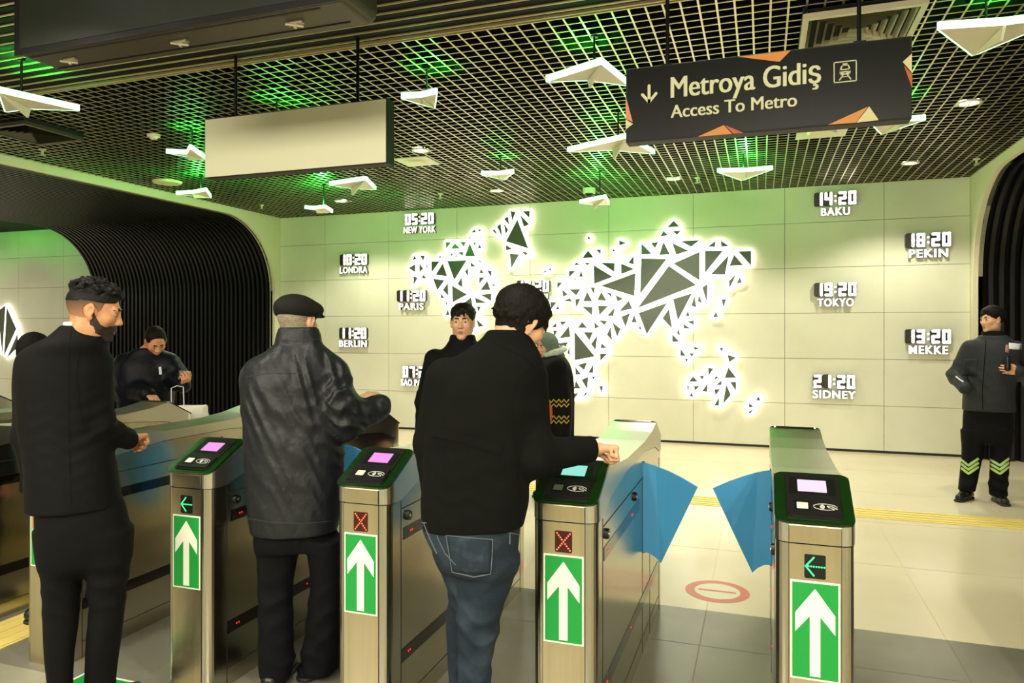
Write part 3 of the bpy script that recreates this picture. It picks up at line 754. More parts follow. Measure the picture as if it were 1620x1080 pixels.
SEA = zC('652 692 677 728 652 727;715 683 745 692 717 700;693 715 718 714 705 732;673 740 688 740 680 762'.split(';'))
AUS = zC('''783 782 808 788 785 820;712 823 690 850 733 848;740 822 763 820 757 840;815 825 833 825 813 842;878 782 860 832 915 830;885 850 915 850 914 892;683 870 693 868 687 900
715 870 742 870 720 892;780 857 755 893 778 897;845 843 820 865 847 865;812 885 840 883 817 915;868 862 890 912 852 955;835 920 810 963 833 962;705 897 695 918 713 920'''.replace('\n', ';').split(';'))
SMALL = [('lit wall plate with one tiny dark triangle above the left part of Eurasia', zC(['220 160 212 178 228 178'])),
         ('lit wall plate with a dark triangle pointing right above Eurasia', zC(['362 182 396 195 364 208'])),
         ('lit wall plate with two tiny dark triangles left of the tall part of Eurasia', zC(['337 222 330 234 345 235', '365 255 372 268 364 264'])),
         ('pair of small glowing triangles between Greenland and Europe', ICE),
         ('lit narrow triangle plate off the east coast of Asia, upper one', zC(['845 460 868 460 855 500'])),
         ('lit small triangle plate off the east coast of Asia, lower one', zC(['820 518 805 545 830 545'])),
         ('lit narrow triangle plate right of the southern tip of Africa', zC(['270 870 287 870 279 905'])),
         ('lit islands of four dark triangles below the southeast of Asia', SEA),
         ('lit pair of dark triangles above Australia', zC(['835 685 855 692 845 708', '873 722 915 735 882 757'])),
         ('lit single dark triangle at the far right below Australia', zC(['1020 917 1007 937 1030 938'])),
         ('lit pair of dark triangles at the lower right end of the map', zC(['975 948 997 967 975 972', '973 990 998 978 978 1003']))]
GL = []
def map_piece(label, tris, y=WY, stand=0.035, th=0.03, rad=0.036):
    P = [[px(a, b, y) for a, b in tr] for tr in tris]
    c = sum((q for tr in P for q in tr), Vector()) / (3 * len(P))
    t = thing('wall_map_piece', label, 'wall map', (c.x, y, c.z), 0, 'glowing triangle map on the back wall')
    back = MB()
    for n_, tr in enumerate(P):
        ctr = sum(tr, Vector()) / 3; pts = []
        q = [Vector((v.x - c.x, v.z - c.z)) for v in tr]
        ar = (q[1] - q[0]).cross(q[2] - q[0])
        if ar < 0: q = [q[0], q[2], q[1]]
        ring = []
        for i in range(3):
            a, b, d = q[i - 1], q[i], q[(i + 1) % 3]
            n1 = (b - a).normalized(); n2 = (d - b).normalized()
            n1 = Vector((n1.y, -n1.x)); n2 = Vector((n2.y, -n2.x))
            a1 = math.atan2(n1.y, n1.x); a2 = math.atan2(n2.y, n2.x)
            if a2 < a1: a2 += 2 * math.pi
            for k in range(6):
                w_ = a1 + (a2 - a1) * k / 5
                ring.append((b.x + rad * math.cos(w_), b.y + rad * math.sin(w_)))
        e = 0.0002 * (n_ % 7)
        back.loft([[Vector((x, -stand - th - e, z)) for x, z in ring], [Vector((x, -stand, z)) for x, z in ring]])
        MB().prism([Vector((v.x - c.x, -stand - th - 0.002, v.z - c.z)) for v in tr], (0, 0, 0), (0, -0.004, 0)).build('dark_plate', M['tile'], t)
    back.build('glowing_backing', M['glow'], t)
    s = MB(); s.cyl((P[0][0].x - c.x, -stand, P[0][0].z - c.z), (P[0][0].x - c.x, 0, P[0][0].z - c.z), 0.006, n=8); s.cyl((P[-1][1].x - c.x, -stand, P[-1][1].z - c.z), (P[-1][1].x - c.x, 0, P[-1][1].z - c.z), 0.006, n=8)
    s.build('standoff', M['aludark'], t)
    return t
map_piece('glowing North America of dark triangles at the left of the wall map', NAM)
map_piece('glowing Greenland with one large dark triangle, topmost left piece of the map', GRN)
map_piece('glowing Europe and Asia with the largest dark triangles, right of the middle of the map', EUA)
map_piece('glowing Africa of dark triangles beside the woman in the shawl', AFR)
map_piece('glowing Australia of dark triangles at the lower right of the map', AUS)
for lb, tr in SMALL: map_piece(lb, tr)
# second map on the far wall seen through the left passage
FAR = [[(2, 492), (14, 483), (9, 560)], [(16, 486), (31, 520), (12, 562)], [(-22, 500), (-4, 490), (-10, 552)], [(33, 528), (34, 548), (16, 566)], [(-60, 500), (-30, 505), (-38, 560)], [(1, 496), (5, 556), (-6, 548)]]
t = map_piece('glowing triangle map on the far wall at the left edge of the photo', FAR, rad=0.03)

# ------------------------------------------------------------------ city clocks on the wall
SEG = {'0': 'abcdef', '1': 'bc', '2': 'abged', '3': 'abgcd', '4': 'fgbc', '5': 'afgcd', '6': 'afgedc', '7': 'abc', '8': 'abcdefg', '9': 'abcdfg'}
def clock(x, y, time, city, label, cw=62, dark=True):
    P = px(x, y, WY)           # middle of the time row
    t = thing('city_clock', label, 'wall clock', (P.x, WY, P.z), 0, 'lit world clocks on the back wall')
    H = 0.165; W = 0.085; step = 0.118
    xs = [-1.62 * step - 0.01, -0.62 * step - 0.01, 0.62 * step + 0.01, 1.62 * step + 0.01]
    hb = MB()
    for X in xs: hb.rprism(X, 0, W + 0.026, H + 0.016, 0.026, -0.002, 0.055, plane_M((0, -0.001, 0), (1, 0, 0), (0, 0, 1)))
    hb.build('housing', M['housing'], t)
    d = MB(); MM = plane_M((0, -0.055, 0), (1, 0, 0), (0, 0, 1)); a, b = W / 2 - 0.012, H / 2 - 0.012
    pts = {'a': ((-a, b), (a, b)), 'b': ((a, b), (a, 0)), 'c': ((a, 0), (a, -b)), 'd': ((a, -b), (-a, -b)), 'e': ((-a, -b), (-a, 0)), 'f': ((-a, 0), (-a, b)), 'g': ((-a, 0), (a, 0))}
    for X, ch in zip(xs, time.replace(':', '')):
        d = MB()
        for s in SEG[ch]:
            (p0, p1) = pts[s]; d.stroke([(X + p0[0], p0[1]), (X + p1[0], p1[1])], 0.036, 0.0, 0.006, MM)
        d.build('digit', M['digit'], t)
    d = MB()
    for z in (0.032, -0.032): d.stroke([(-0.002, z), (0.002, z)], 0.026, 0, 0.006, MM)
    d.build('colon', M['digit'], t)
    n = len(city); w = min(0.52, 0.088 * n) if ' ' not in city else 0.56
    text_mesh(city, w, 0.105, 0.006, plane_M((-w / 2, -0.052, -0.222), (1, 0, 0), (0, 0, 1)), 'city_name', M['letter'], t, 0.014, 1.15, 0.008)
    text_mesh(city, w, 0.105, 0.05, plane_M((-w / 2, -0.002, -0.222), (1, 0, 0), (0, 0, 1)), 'letter_body', M['housing'], t, 0.014, 1.15, 0.008)
    return t
clock(666, 347, '05:20', 'NEW YORK', 'lit clock reading 05:20 above NEW YORK at the top left of the map')
clock(562, 411, '10:20', 'LONDRA', 'lit clock above the flat cap man, topmost of the two leftmost clocks')
clock(653, 468, '11:20', 'PARIS', 'lit clock reading 11:20 directly left of North America on the map')
clock(561, 527, '11:20', 'BERLIN', 'lit clock right of the flat cap, lower of the two leftmost clocks')
clock(662, 588, '07:20', 'SAO PAULO', 'lit clock partly hidden by the left shoulder of the man in jeans')
clock(845, 453, '13:20', 'ISTANBUL', 'lit clock partly hidden behind the hair of the man in jeans')
clock(1321, 315, '14:20', 'BAKU', 'lit clock reading 14:20 above BAKU, topmost on the right')
clock(1467, 380, '18:20', 'PEKIN', 'lit clock reading 18:20 above PEKIN at the right')
clock(1321, 458, '19:20', 'TOKYO', 'lit clock reading 19:20 above TOKYO, middle of its column')
clock(1467, 532, '13:20', 'MEKKE', 'lit clock reading 13:20 above MEKKE left of the guard')
clock(1319, 603, '21:20', 'SIDNEY', 'lit clock reading 21:20 above SIDNEY, lowest of the right clocks')
# ------------------------------------------------------------------ people: distance-field modelling
def A3(v): return np.array([v[0], v[1], v[2]], float)
def unit(v): v = np.array(v, float); return v / (np.linalg.norm(v) + 1e-12)
def rotv(v, ax, ang):
    ax = unit(ax); v = np.array(v, float)
    return v * math.cos(ang) + np.cross(ax, v) * math.sin(ang) + ax * np.dot(ax, v) * (1 - math.cos(ang))
class Sdf:
    def __init__(s): s.p = []; s.post = None; s.lo = np.array([9e9] * 3); s.hi = -s.lo
    def grow(s, c, R): s.lo = np.minimum(s.lo, A3(c) - R); s.hi = np.maximum(s.hi, A3(c) + R)
    def cone(s, a, b, ra, rb, k=0.02, n=None, sq=1.0, op='u'):
        a, b = A3(a), A3(b); ba = b - a; L2 = max(1e-9, float(ba @ ba)); nn = None if n is None else unit(n)
        def f(P):
            q = P - a; h = np.clip(q @ ba / L2, 0, 1); q = q - h[:, None] * ba; r = ra + (rb - ra) * h
            if nn is not None:
                qn = q @ nn; q = q + np.outer(qn * (sq - 1), nn); return (np.sqrt((q * q).sum(1)) - r) / (1 + (sq - 1) * 0.35)
            return np.sqrt((q * q).sum(1)) - r
        R = max(ra, rb) + math.sqrt(L2) / 2
        s.p.append((op, k, f, (a + b) / 2, R)); s.grow(a, ra) if op == 'u' else 0; s.grow(b, rb) if op == 'u' else 0; return s
    def ell(s, c, r, k=0.02, R=None, op='u'):
        c = A3(c); r = np.array(r, float); Rm = None if R is None else np.array(R, float)
        def f(P):
            q = P - c
            if Rm is not None: q = q @ Rm
            k0 = np.sqrt(((q / r) ** 2).sum(1)); k1 = np.sqrt(((q / r ** 2) ** 2).sum(1)) + 1e-9
            return k0 * (k0 - 1) / k1
        s.p.append((op, k, f, c, float(r.max()))); s.grow(c, r.max()) if op == 'u' else 0; return s
    def chain(s, pts, rs, k=0.02, n=None, sq=1.0):
        for i in range(len(pts) - 1): s.cone(pts[i], pts[i + 1], rs[i], rs[i + 1], k, n, sq)
        return s
    def loft(s, rings, k=0.03, cap=0.02, op='u'):
        """rings: (z, cx, cy, a, b, angle, power), sorted here by z"""
        rg = np.array(sorted([tuple(r) for r in rings]), float)
        z = rg[:, 0]; n = len(z); zz = []; vv = []
        for i in range(n - 1):
            p0 = rg[max(i - 1, 0)]; p1 = rg[i]; p2 = rg[i + 1]; p3 = rg[min(i + 2, n - 1)]
            m1 = (p2 - p0) / max(1e-6, (p2[0] - p0[0])) * (p2[0] - p1[0]); m2 = (p3 - p1) / max(1e-6, (p3[0] - p1[0])) * (p2[0] - p1[0])
            for t_ in np.linspace(0, 1, 9)[:-1 if i < n - 2 else None]:
                h = (2 * t_ ** 3 - 3 * t_ ** 2 + 1) * p1 + (t_ ** 3 - 2 * t_ ** 2 + t_) * m1 + (-2 * t_ ** 3 + 3 * t_ ** 2) * p2 + (t_ ** 3 - t_ ** 2) * m2
                vv.append(h); zz.append(p1[0] + (p2[0] - p1[0]) * t_)
        zz = np.array(zz); vv = np.array(vv); z0, z1 = z[0], z[-1]
        def f(P):
            zc = np.clip(P[:, 2], z0, z1); g = [np.interp(zc, zz, vv[:, i]) for i in range(1, 7)]
            dx = P[:, 0] - g[0]; dy = P[:, 1] - g[1]; c_, s_ = np.cos(g[4]), np.sin(g[4])
            x = dx * c_ + dy * s_; y = -dx * s_ + dy * c_
            q = ((np.abs(x) / g[2]) ** g[5] + (np.abs(y) / g[3]) ** g[5]) ** (1 / g[5]) + 1e-6
            rho = np.sqrt(x * x + y * y) + 1e-6
            d = rho * (1 - 1 / q); d = np.maximum(d, -np.minimum(g[2], g[3])) * 0.92
            dz = np.maximum(z0 - P[:, 2], P[:, 2] - z1)
            h = np.clip(0.5 + 0.5 * (d - dz) / cap, 0, 1)
            return dz + (d - dz) * h + cap * h * (1 - h)
        cc = rg[:, 1:4].mean(0); c = np.array([rg[:, 1].mean(), rg[:, 2].mean(), (z0 + z1) / 2])
        R = float(np.sqrt(((z1 - z0) / 2) ** 2 + max(rg[:, 3].max(), rg[:, 4].max()) ** 2) + np.ptp(rg[:, 1]) / 2 + np.ptp(rg[:, 2]) / 2)
        s.p.append((op, k, f, c, R))
        for r in rg: s.grow((r[1], r[2], r[0]), max(r[3], r[4]))
        return s
    def fn(s, f, op='i', k=0.004): s.p.append((op, k, f, None, 0)); return s
    def ev(s, P, act=None):
        d = np.full(len(P), 9.0)
        for i, (op, k, f, c, R) in enumerate(s.p):
            if act is not None and not act[i]: continue
            e = f(P)
            if op == 'u':
                h = np.clip(0.5 + 0.5 * (e - d) / k, 0, 1); d = e + (d - e) * h - k * h * (1 - h)
            elif op == 's':
                e = -e; h = np.clip(0.5 + 0.5 * (d - e) / k, 0, 1); d = e + (d - e) * h + k * h * (1 - h)
            else:
                h = np.clip(0.5 + 0.5 * (d - e) / k, 0, 1); d = e + (d - e) * h + k * h * (1 - h)
        if s.post: d = d + s.post(P)
        return d
    def march(s, x, y, t0, off=0.0):
        """point of the surface seen through photo pixel (x, y), searched from distance t0"""
        a = A3(sp(x, y, 1.0)) - A3(EYE); t = t0; L = np.linalg.norm(a)
        for _ in range(90):
            P = A3(EYE) + a * t; d = float(s.ev(P[None])[0]) - off
            if d < 0.0006: break
            t += 0.7 * d / L
        return Vector(A3(EYE) + a * t)
    def normal(s, p, e=0.004):
        P = np.array([A3(p)] * 6); 
        for i in range(3): P[2 * i, i] += e; P[2 * i + 1, i] -= e
        d = s.ev(P); return Vector(unit((d[0] - d[1], d[2] - d[3], d[4] - d[5])))
    def mesh(s, name, m, h, parent, pad=0.03, B=24):
        lo = s.lo - pad; hi = s.hi + pad
        nb = np.ceil((hi - lo) / (B * h)).astype(int); rad = B * h * 0.87
        G = np.stack(np.meshgrid(*[np.arange(k) for k in nb], indexing='ij'), -1).reshape(-1, 3)
        C = lo + (G + 0.5) * B * h
        dc = s.ev(C); G = G[np.abs(dc) < rad * 1.5 + 0.03]
        ax = np.arange(B + 1); I, J, K = np.meshgrid(ax, ax, ax, indexing='ij'); base = np.stack([I, J, K], -1).reshape(-1, 3)
        dims = nb * B + 3; VI = []; VP = []; Q = []
        def gid(g): return ((g[..., 0] + 1) * dims[1] + g[..., 1] + 1) * dims[2] + g[..., 2] + 1
        cs = [np.array(v) for v in ((0, 0, 0), (1, 0, 0), (0, 1, 0), (1, 1, 0), (0, 0, 1), (1, 0, 1), (0, 1, 1), (1, 1, 1))]
        ed = [(0, 1), (2, 3), (4, 5), (6, 7), (0, 2), (1, 3), (4, 6), (5, 7), (0, 4), (1, 5), (2, 6), (3, 7)]
        for g in G:
            o = g * B; cen = lo + (o + B / 2) * h
            act = [c is None or op == 'u' and np.linalg.norm(cen - c) < R + rad + 0.07 or op != 'u' and np.linalg.norm(cen - c) < R + rad + 0.07 for (op, k, f, c, R) in s.p]
            V = s.ev(lo + (base + o) * h, act).reshape(B + 1, B + 1, B + 1)
            S = V < 0
            if S.all() or not S.any(): continue
            cnt = sum(S[c[0]:B + c[0], c[1]:B + c[1], c[2]:B + c[2]].astype(int) for c in cs)
            ci = np.argwhere((cnt > 0) & (cnt < 8))
            if len(ci) == 0: continue
            cv = [V[ci[:, 0] + c[0], ci[:, 1] + c[1], ci[:, 2] + c[2]] for c in cs]
            acc = np.zeros((len(ci), 3)); w = np.zeros(len(ci))
            for a, b in ed:
                va, vb = cv[a], cv[b]; x = (va < 0) != (vb < 0)
                t_ = np.where(x, va / np.where(x, va - vb, 1), 0)
                acc += x[:, None] * (cs[a] + t_[:, None] * (cs[b] - cs[a])); w += x
            VI.append(gid(ci + o)); VP.append(lo + (ci + o + acc / w[:, None]) * h)
            for axn in range(3):
                u, v = [(1, 2), (2, 0), (0, 1)][axn]
                d = [0, 0, 0]; d[axn] = 1
                S0 = S[:B, :B, :B]; S1 = S[d[0]:B + d[0], d[1]:B + d[1], d[2]:B + d[2]]
                e = np.argwhere(S0 != S1)
                if len(e) == 0: continue
                fl = S0[e[:, 0], e[:, 1], e[:, 2]]
                eu = np.zeros(3, int); eu[u] = 1; ev_ = np.zeros(3, int); ev_[v] = 1
                q = np.stack([gid(e + o - eu - ev_), gid(e + o - ev_), gid(e + o), gid(e + o - eu)], 1)
                q[~fl] = q[~fl][:, ::-1]; Q.append(q)
        ids = np.concatenate(VI); P = np.concatenate(VP); Q = np.concatenate(Q)
        ids, first = np.unique(ids, return_index=True); P = P[first]
        qi = np.searchsorted(ids, Q); qi = np.clip(qi, 0, len(ids) - 1); ok = (ids[qi] == Q).all(1); qi = qi[ok]
        WMp = WM(parent) if parent is not None else Matrix()
        off = A3(WMp.translation); Pl = P - off
        me = bpy.data.meshes.new(name); nv, nf = len(P), len(qi)
        me.vertices.add(nv); me.vertices.foreach_set('co', Pl.astype(np.float32).ravel())
        me.loops.add(nf * 4); me.loops.foreach_set('vertex_index', qi.astype(np.int32).ravel())
        me.polygons.add(nf); me.polygons.foreach_set('loop_start', np.arange(0, nf * 4, 4, dtype=np.int32)); me.polygons.foreach_set('loop_total', np.full(nf, 4, np.int32))
        me.update(calc_edges=True); me.validate(); me.shade_smooth(); me.materials.append(m)
        ob = bpy.data.objects.new(name, me); COL.objects.link(ob)
        if parent is not None: ob.parent = parent
        return ob

def fnoise(P, f, seed):
    r = np.random.RandomState(seed); out = np.zeros(len(P))
    for i in range(3):
        k = r.normal(size=3); k /= np.linalg.norm(k); k2 = r.normal(size=3); k2 /= np.linalg.norm(k2)
        out += np.sin(P @ k * f + 2.0 * np.sin(P @ k2 * f * 0.6 + i) + r.rand() * 6)
    return out / 3
def folds(centers, amp, freq, seed=1):
    """creases ringing around joints: centers = (point, axis, radius, strength)"""
    cs = [(A3(c), unit(a), r, s_) for c, a, r, s_ in centers]
    def f(P):
        d = amp * 0.25 * fnoise(P, freq * 0.35, seed)
        for c, a, r, s_ in cs:
            q = P - c; w = np.exp(-(q * q).sum(1) / (r * r))
            ph = q @ a * freq + 1.6 * np.sin(q @ np.roll(a, 1) * freq * 0.45 + seed)
            d += w * s_ * amp * (np.abs(np.sin(ph * 0.5)) * 2 - 1.1)
        return d
    return f

SKIN = {'tan': mat('tan skin', (206, 148, 108), 0.5, noise=(30, (188, 124, 86), 0.35, 0.75)),
        'fair': mat('fair skin', (222, 174, 142), 0.5, noise=(30, (206, 150, 118), 0.35, 0.75))}
HM = {'black': mat('black hair', (13, 11, 9), 0.6, spec=0.25, bump=(90, 0.5, 0.004, (1, 1, 0.4))), 'brown': mat('dark brown hair', (18, 14, 10), 0.65, spec=0.15, bump=(90, 0.6, 0.004, (1, 1, 0.4))),
      'fade': mat('cropped hair', (92, 66, 46), 0.7, noise=(160, (50, 36, 28), 0.3, 0.7)), 'grey': mat('grey cropped hair', (168, 158, 136), 0.75, noise=(200, (118, 104, 84), 0.3, 0.7)),
      'beard': mat('dark beard', (30, 21, 16), 0.7, noise=(200, (58, 40, 28), 0.45, 0.8)), 'brow': mat('eyebrow', (28, 20, 15), 0.7)}
EYEW = mat('eye white', (210, 200, 190), 0.3); EYED = mat('dark iris', (22, 15, 12), 0.2); LIP = mat('lips', (176, 104, 88), 0.45)

def head_frame(c, yaw, pitch=0.0, roll=0.0, s=1.0):
    """columns: right, forward, up.  yaw 0 looks to +Y, positive turns left; pitch positive looks down"""
    R = Matrix.Rotation(yaw, 3, 'Z') @ Matrix.Rotation(-pitch, 3, 'X') @ Matrix.Rotation(roll, 3, 'Y')
    R = np.array(R); c = A3(c)
    return (c, R, s)
def head(sd, F, nose=1.0, ears=True):
    c, R, s = F
    L = lambda x, y, z: c + R @ (np.array([x, y, z]) * s)
    def E(p, r, k, op='u', Rl=None): sd.ell(L(*p), np.array(r) * s, k * s, R if Rl is None else R @ Rl, op)
    def Cn(a, b, ra, rb, k, n=None, sq=1): sd.cone(L(*a), L(*b), ra * s, rb * s, k * s, None if n is None else R @ np.array(n, float), sq)
    E((0, -0.014, 0.030), (0.073, 0.094, 0.084), 0.01)
    E((0, 0.026, -0.035), (0.056, 0.062, 0.078), 0.04)
    E((0, 0.062, -0.098), (0.024, 0.022, 0.018), 0.03)
    for x in (-1, 1):
        E((x * 0.046, 0.012, -0.066), (0.016, 0.030, 0.028), 0.03)
        E((x * 0.042, 0.058, -0.018), (0.020, 0.020, 0.018), 0.025)
    Cn((-0.036, 0.078, 0.024), (0.036, 0.078, 0.024), 0.010, 0.010, 0.018)
    for x in (-1, 1):
        E((x * 0.031, 0.094, 0.006), (0.017, 0.013, 0.012), 0.012, 's')
        E((x * 0.031, 0.073, 0.0055), (0.0155, 0.0135, 0.0125), 0.004)
        E((x * 0.031, 0.0865, 0.0035), (0.0105, 0.004, 0.0045), 0.003, 's')
    Cn((0, 0.082, 0.014), (0, 0.0965 + 0.005 * nose, -0.026), 0.0070, 0.0110, 0.014)
    for x in (-1, 1): E((x * 0.0125, 0.094, -0.031), (0.009, 0.011, 0.008), 0.008)
    Cn((-0.018, 0.078, -0.060), (0.018, 0.078, -0.060), 0.007, 0.007, 0.012)
    E((0, 0.084, -0.0605), (0.019, 0.011, 0.0065), 0.006); E((0, 0.082, -0.071), (0.016, 0.010, 0.007), 0.006)
    E((0, 0.093, -0.0655), (0.018, 0.006, 0.0018), 0.003, 's')
    if ears:
        for x in (-1, 1):
            Rl = np.array(Matrix.Rotation(x * math.radians(-24), 3, 'Z') @ Matrix.Rotation(math.radians(-10), 3, 'X'))
            E((x * 0.078, -0.008, 0.002), (0.0085, 0.020, 0.030), 0.008, 'u', Rl)
            E((x * 0.0755, 0.0, -0.026), (0.007, 0.011, 0.012), 0.006, 'u', Rl)
            E((x * 0.087, -0.004, 0.002), (0.0065, 0.0115, 0.019), 0.005, 's', Rl)
            E((x * 0.080, 0.004, -0.004), (0.005, 0.005, 0.006), 0.004, 'u', Rl)
    return L
def face_bits(root, F, brow='brow', h=0.002, beard=False):
    c, R, s = F
    L = lambda x, y, z: c + R @ (np.array([x, y, z]) * s)
    e = Sdf(); i = Sdf()
    for x in (-1, 1):
        e.ell(L(x * 0.031, 0.075, 0.0045), np.array((0.0122, 0.0132, 0.0054)) * s, 0.001, R)
        i.ell(L(x * 0.031, 0.0855, 0.004), np.array((0.0066, 0.0036, 0.0054)) * s, 0.001, R)
    eo = e.mesh('eyes', EYEW, h, root, 0.01); io = i.mesh('iris', EYED, h * 0.8, root, 0.01)
    b = Sdf()
    for x in (-1, 1): b.chain([L(x * 0.014, 0.0905, 0.0255), L(x * 0.032, 0.0875, 0.0285), L(x * 0.048, 0.073, 0.0225)], [0.0046 * s, 0.0052 * s, 0.0030 * s], 0.003)
    b.mesh('eyebrows', HM[brow], h, root, 0.01)
    l = Sdf(); l.ell(L(0, 0.0865, -0.0605), np.array((0.0185, 0.010, 0.0058)) * s, 0.002, R); l.ell(L(0, 0.0845, -0.0708), np.array((0.0155, 0.0095, 0.0062)) * s, 0.002, R)
    l.ell(L(0, 0.097, -0.0655), np.array((0.018, 0.006, 0.0014)) * s, 0.002, R, 's')
    l.mesh('lips', LIP, h, root, 0.01)
def hair_sdf(F, thick, region, amp=0.004, f=140, seed=3, front=0.0, k=0.012):
    """shell over the skull; region(q) in head coordinates must be negative where hair grows"""
    c, R, s = F; sd = Sdf()
    def fn(P):
        q = (P - c) @ R / s
        def el(cc, r):
            p = q - np.array(cc); r = np.array(r); k0 = np.sqrt(((p / r) ** 2).sum(1)); k1 = np.sqrt(((p / r ** 2) ** 2).sum(1)) + 1e-9
            return k0 * (k0 - 1) / k1
        d1 = el((0, -0.014, 0.030), (0.073, 0.094, 0.084)); d2 = el((0, 0.000, -0.045), (0.061, 0.066, 0.078))
        h = np.clip(0.5 + 0.5 * (d2 - d1) / 0.03, 0, 1); d = d2 + (d1 - d2) * h - 0.03 * h * (1 - h)
        th = thick(q) if callable(thick) else thick
        d = d - th + amp * fnoise(q, f, seed) + amp * 0.5 * fnoise(q, f * 2.3, seed + 7)
        e = region(q)
        hh = np.clip(0.5 + 0.5 * (d - e) / k, 0, 1)
        return (e + (d - e) * hh + k * hh * (1 - hh)) * s
    sd.p.append(('u', 0.001, fn, c, 0.17 * s)); sd.grow(c, 0.15 * s); return sd

def locks(sd, F, n, keep, flow, lift=0.008, length=0.03, r=(0.0085, 0.0035), seed=1, curl=0.5, out=1.0):
    """adds n tapering locks to a hair distance field; keep(q) says where they root, flow(q) is their direction"""
    rs = np.random.RandomState(seed); c, R, s = F; C0 = np.array((0, -0.014, 0.030)); Rr = np.array((0.073, 0.094, 0.084)); k = 0; it = 0
    while k < n and it < n * 60:
        it += 1; v = rs.normal(size=3); v /= np.linalg.norm(v); q = C0 + v * Rr * out
        if not keep(q): continue
        nrm = unit(v / Rr); f = np.array(flow(q), float) + rs.normal(size=3) * curl; f = unit(f - nrm * np.dot(f, nrm)); L_ = length * (0.7 + 0.6 * rs.rand()); lf = lift * (0.5 + rs.rand())
        f2 = unit(f + rs.normal(size=3) * curl * 0.8); p0 = q; p1 = q + nrm * lf + f * L_ * 0.5; p2 = p1 + f2 * L_ * 0.5 - nrm * lf * 0.3
        W_ = lambda p: c + R @ (p * s)
        sd.cone(W_(p0), W_(p1), r[0] * s, r[0] * 0.9 * s, 0.003); sd.cone(W_(p1), W_(p2), r[0] * 0.9 * s, r[1] * s, 0.003); k += 1
    return sd
def hand(sd, wr, d, n, thumb, curl=(0.5, 0.6, 0.5), spread=0.06, s=1.0, tcurl=0.4, fl=(1.0, 1.0, 1.0, 1.0)):
    """wr wrist, d finger direction, n direction the palm faces, thumb = vector towards the thumb side"""
    wr = A3(wr); d = unit(d); n = unit(np.array(n, float) - d * np.dot(n, d)); w = np.cross(d, n)
    if np.dot(w, thumb) < 0: w = -w
    ax = np.cross(d, n)      # rotating d about ax by +angle turns it towards n
    offs = (0.030, 0.010, -0.010, -0.028); ln = (0.088, 0.092, 0.087, 0.080)
    sd.cone(wr - d * 0.02 * s, wr + d * 0.02 * s, 0.026 * s, 0.026 * s, 0.02 * s, n, 1.35)
    fingers = ((0.040, 0.024, 0.020), (0.044, 0.028, 0.021), (0.041, 0.026, 0.020), (0.032, 0.020, 0.018))
    for i in range(4):
        kn = wr + (d * ln[i] + w * offs[i]) * s
        sd.cone(wr + (d * 0.012 + w * offs[i] * 0.5) * s, kn, 0.0165 * s, 0.0118 * s, 0.014 * s, n, 1.15)
        dd = unit(d + w * offs[i] * spread * 30); p = kn; r = 0.0098 * (0.88 if i == 3 else 1.0); a = 0
        for j in range(3):
            a = curl[j] * (1 + 0.10 * (i - 1)); dd = rotv(dd, ax, a); L = fingers[i][j] * s * fl[i]
            sd.cone(p, p + dd * L, r * s, (r - 0.0008) * s, 0.004 * s); p = p + dd * L; r -= 0.0008
    b = wr + (d * 0.020 + w * 0.020) * s
    t1 = unit(d * 0.62 + w * 0.62 + n * 0.35); p1 = b + t1 * 0.045 * s
    sd.cone(b, p1, 0.017 * s, 0.0125 * s, 0.012 * s)
    t2 = unit(t1 * (1 - tcurl * 0.4) + d * 0.5 - w * tcurl * 0.9 + n * tcurl * 0.5); p2 = p1 + t2 * 0.034 * s
    sd.cone(p1, p2, 0.0115 * s, 0.0105 * s, 0.004 * s)
    t3 = unit(t2 + n * 0.3 * tcurl - w * tcurl * 0.5); sd.cone(p2, p2 + t3 * 0.026 * s, 0.0105 * s, 0.008 * s, 0.004 * s)
    return s

def ring(y, xl, xr, t, b, n=2.3):
    """cross-section seen at photo row y between columns xl and xr, at distance t, half-depth b"""
    xc = (xl + xr) / 2; u = (xc - 810) / FPX; c = sp(xc, y, t)
    a = (xr - xl) / 2 * t / (FPX * math.sqrt(1 + u * u))
    return (c.z, c.x, c.y, a, b, YAW - math.atan(u), n)
def ring_z(z, y_from, **k): pass
def shoe(sd, ank, fwd, L=0.28, s=1.0):
    """ank = ankle point, fwd = unit direction; sole at z = 0"""
    a = A3(ank); f = unit((fwd[0], fwd[1], 0)); h = np.array((a[0], a[1], 0.0)) - f * 0.055
    sd.cone(h + (0, 0, 0.045), h + f * 0.10 + (0, 0, 0.05), 0.042, 0.045, 0.02)
    sd.cone(h + f * 0.09 + (0, 0, 0.048), h + f * (L - 0.07) + (0, 0, 0.036), 0.045, 0.036, 0.02)
    sd.cone(a, h + f * 0.06 + (0, 0, 0.05), 0.045, 0.045, 0.02)
    sd.fn(lambda P: -P[:, 2] + 0.001, 'i', 0.008)
def sole(sd, ank, fwd, L=0.28):
    a = A3(ank); f = unit((fwd[0], fwd[1], 0)); h = np.array((a[0], a[1], 0.0)) - f * 0.055
    sd.cone(h + (0, 0, 0.02), h + f * (L - 0.07) + (0, 0, 0.018), 0.046, 0.046, 0.02)
    sd.fn(lambda P: np.maximum(-P[:, 2] + 0.0005, P[:, 2] - 0.022), 'i', 0.004)
LEATHER = mat('black shoe leather', (18, 17, 16), 0.35); RUBBER = mat('dark shoe sole', (30, 28, 26), 0.6)
def shoes(root, ankles, fwd, m=None):
    for a, f in zip(ankles, fwd if isinstance(fwd, list) else [fwd] * 2):
        s = Sdf(); shoe(s, a, f); o = s.mesh('shoe', m or LEATHER, 0.008, root)
        s = Sdf(); sole(s, a, f); s.mesh('sole', RUBBER, 0.008, root)
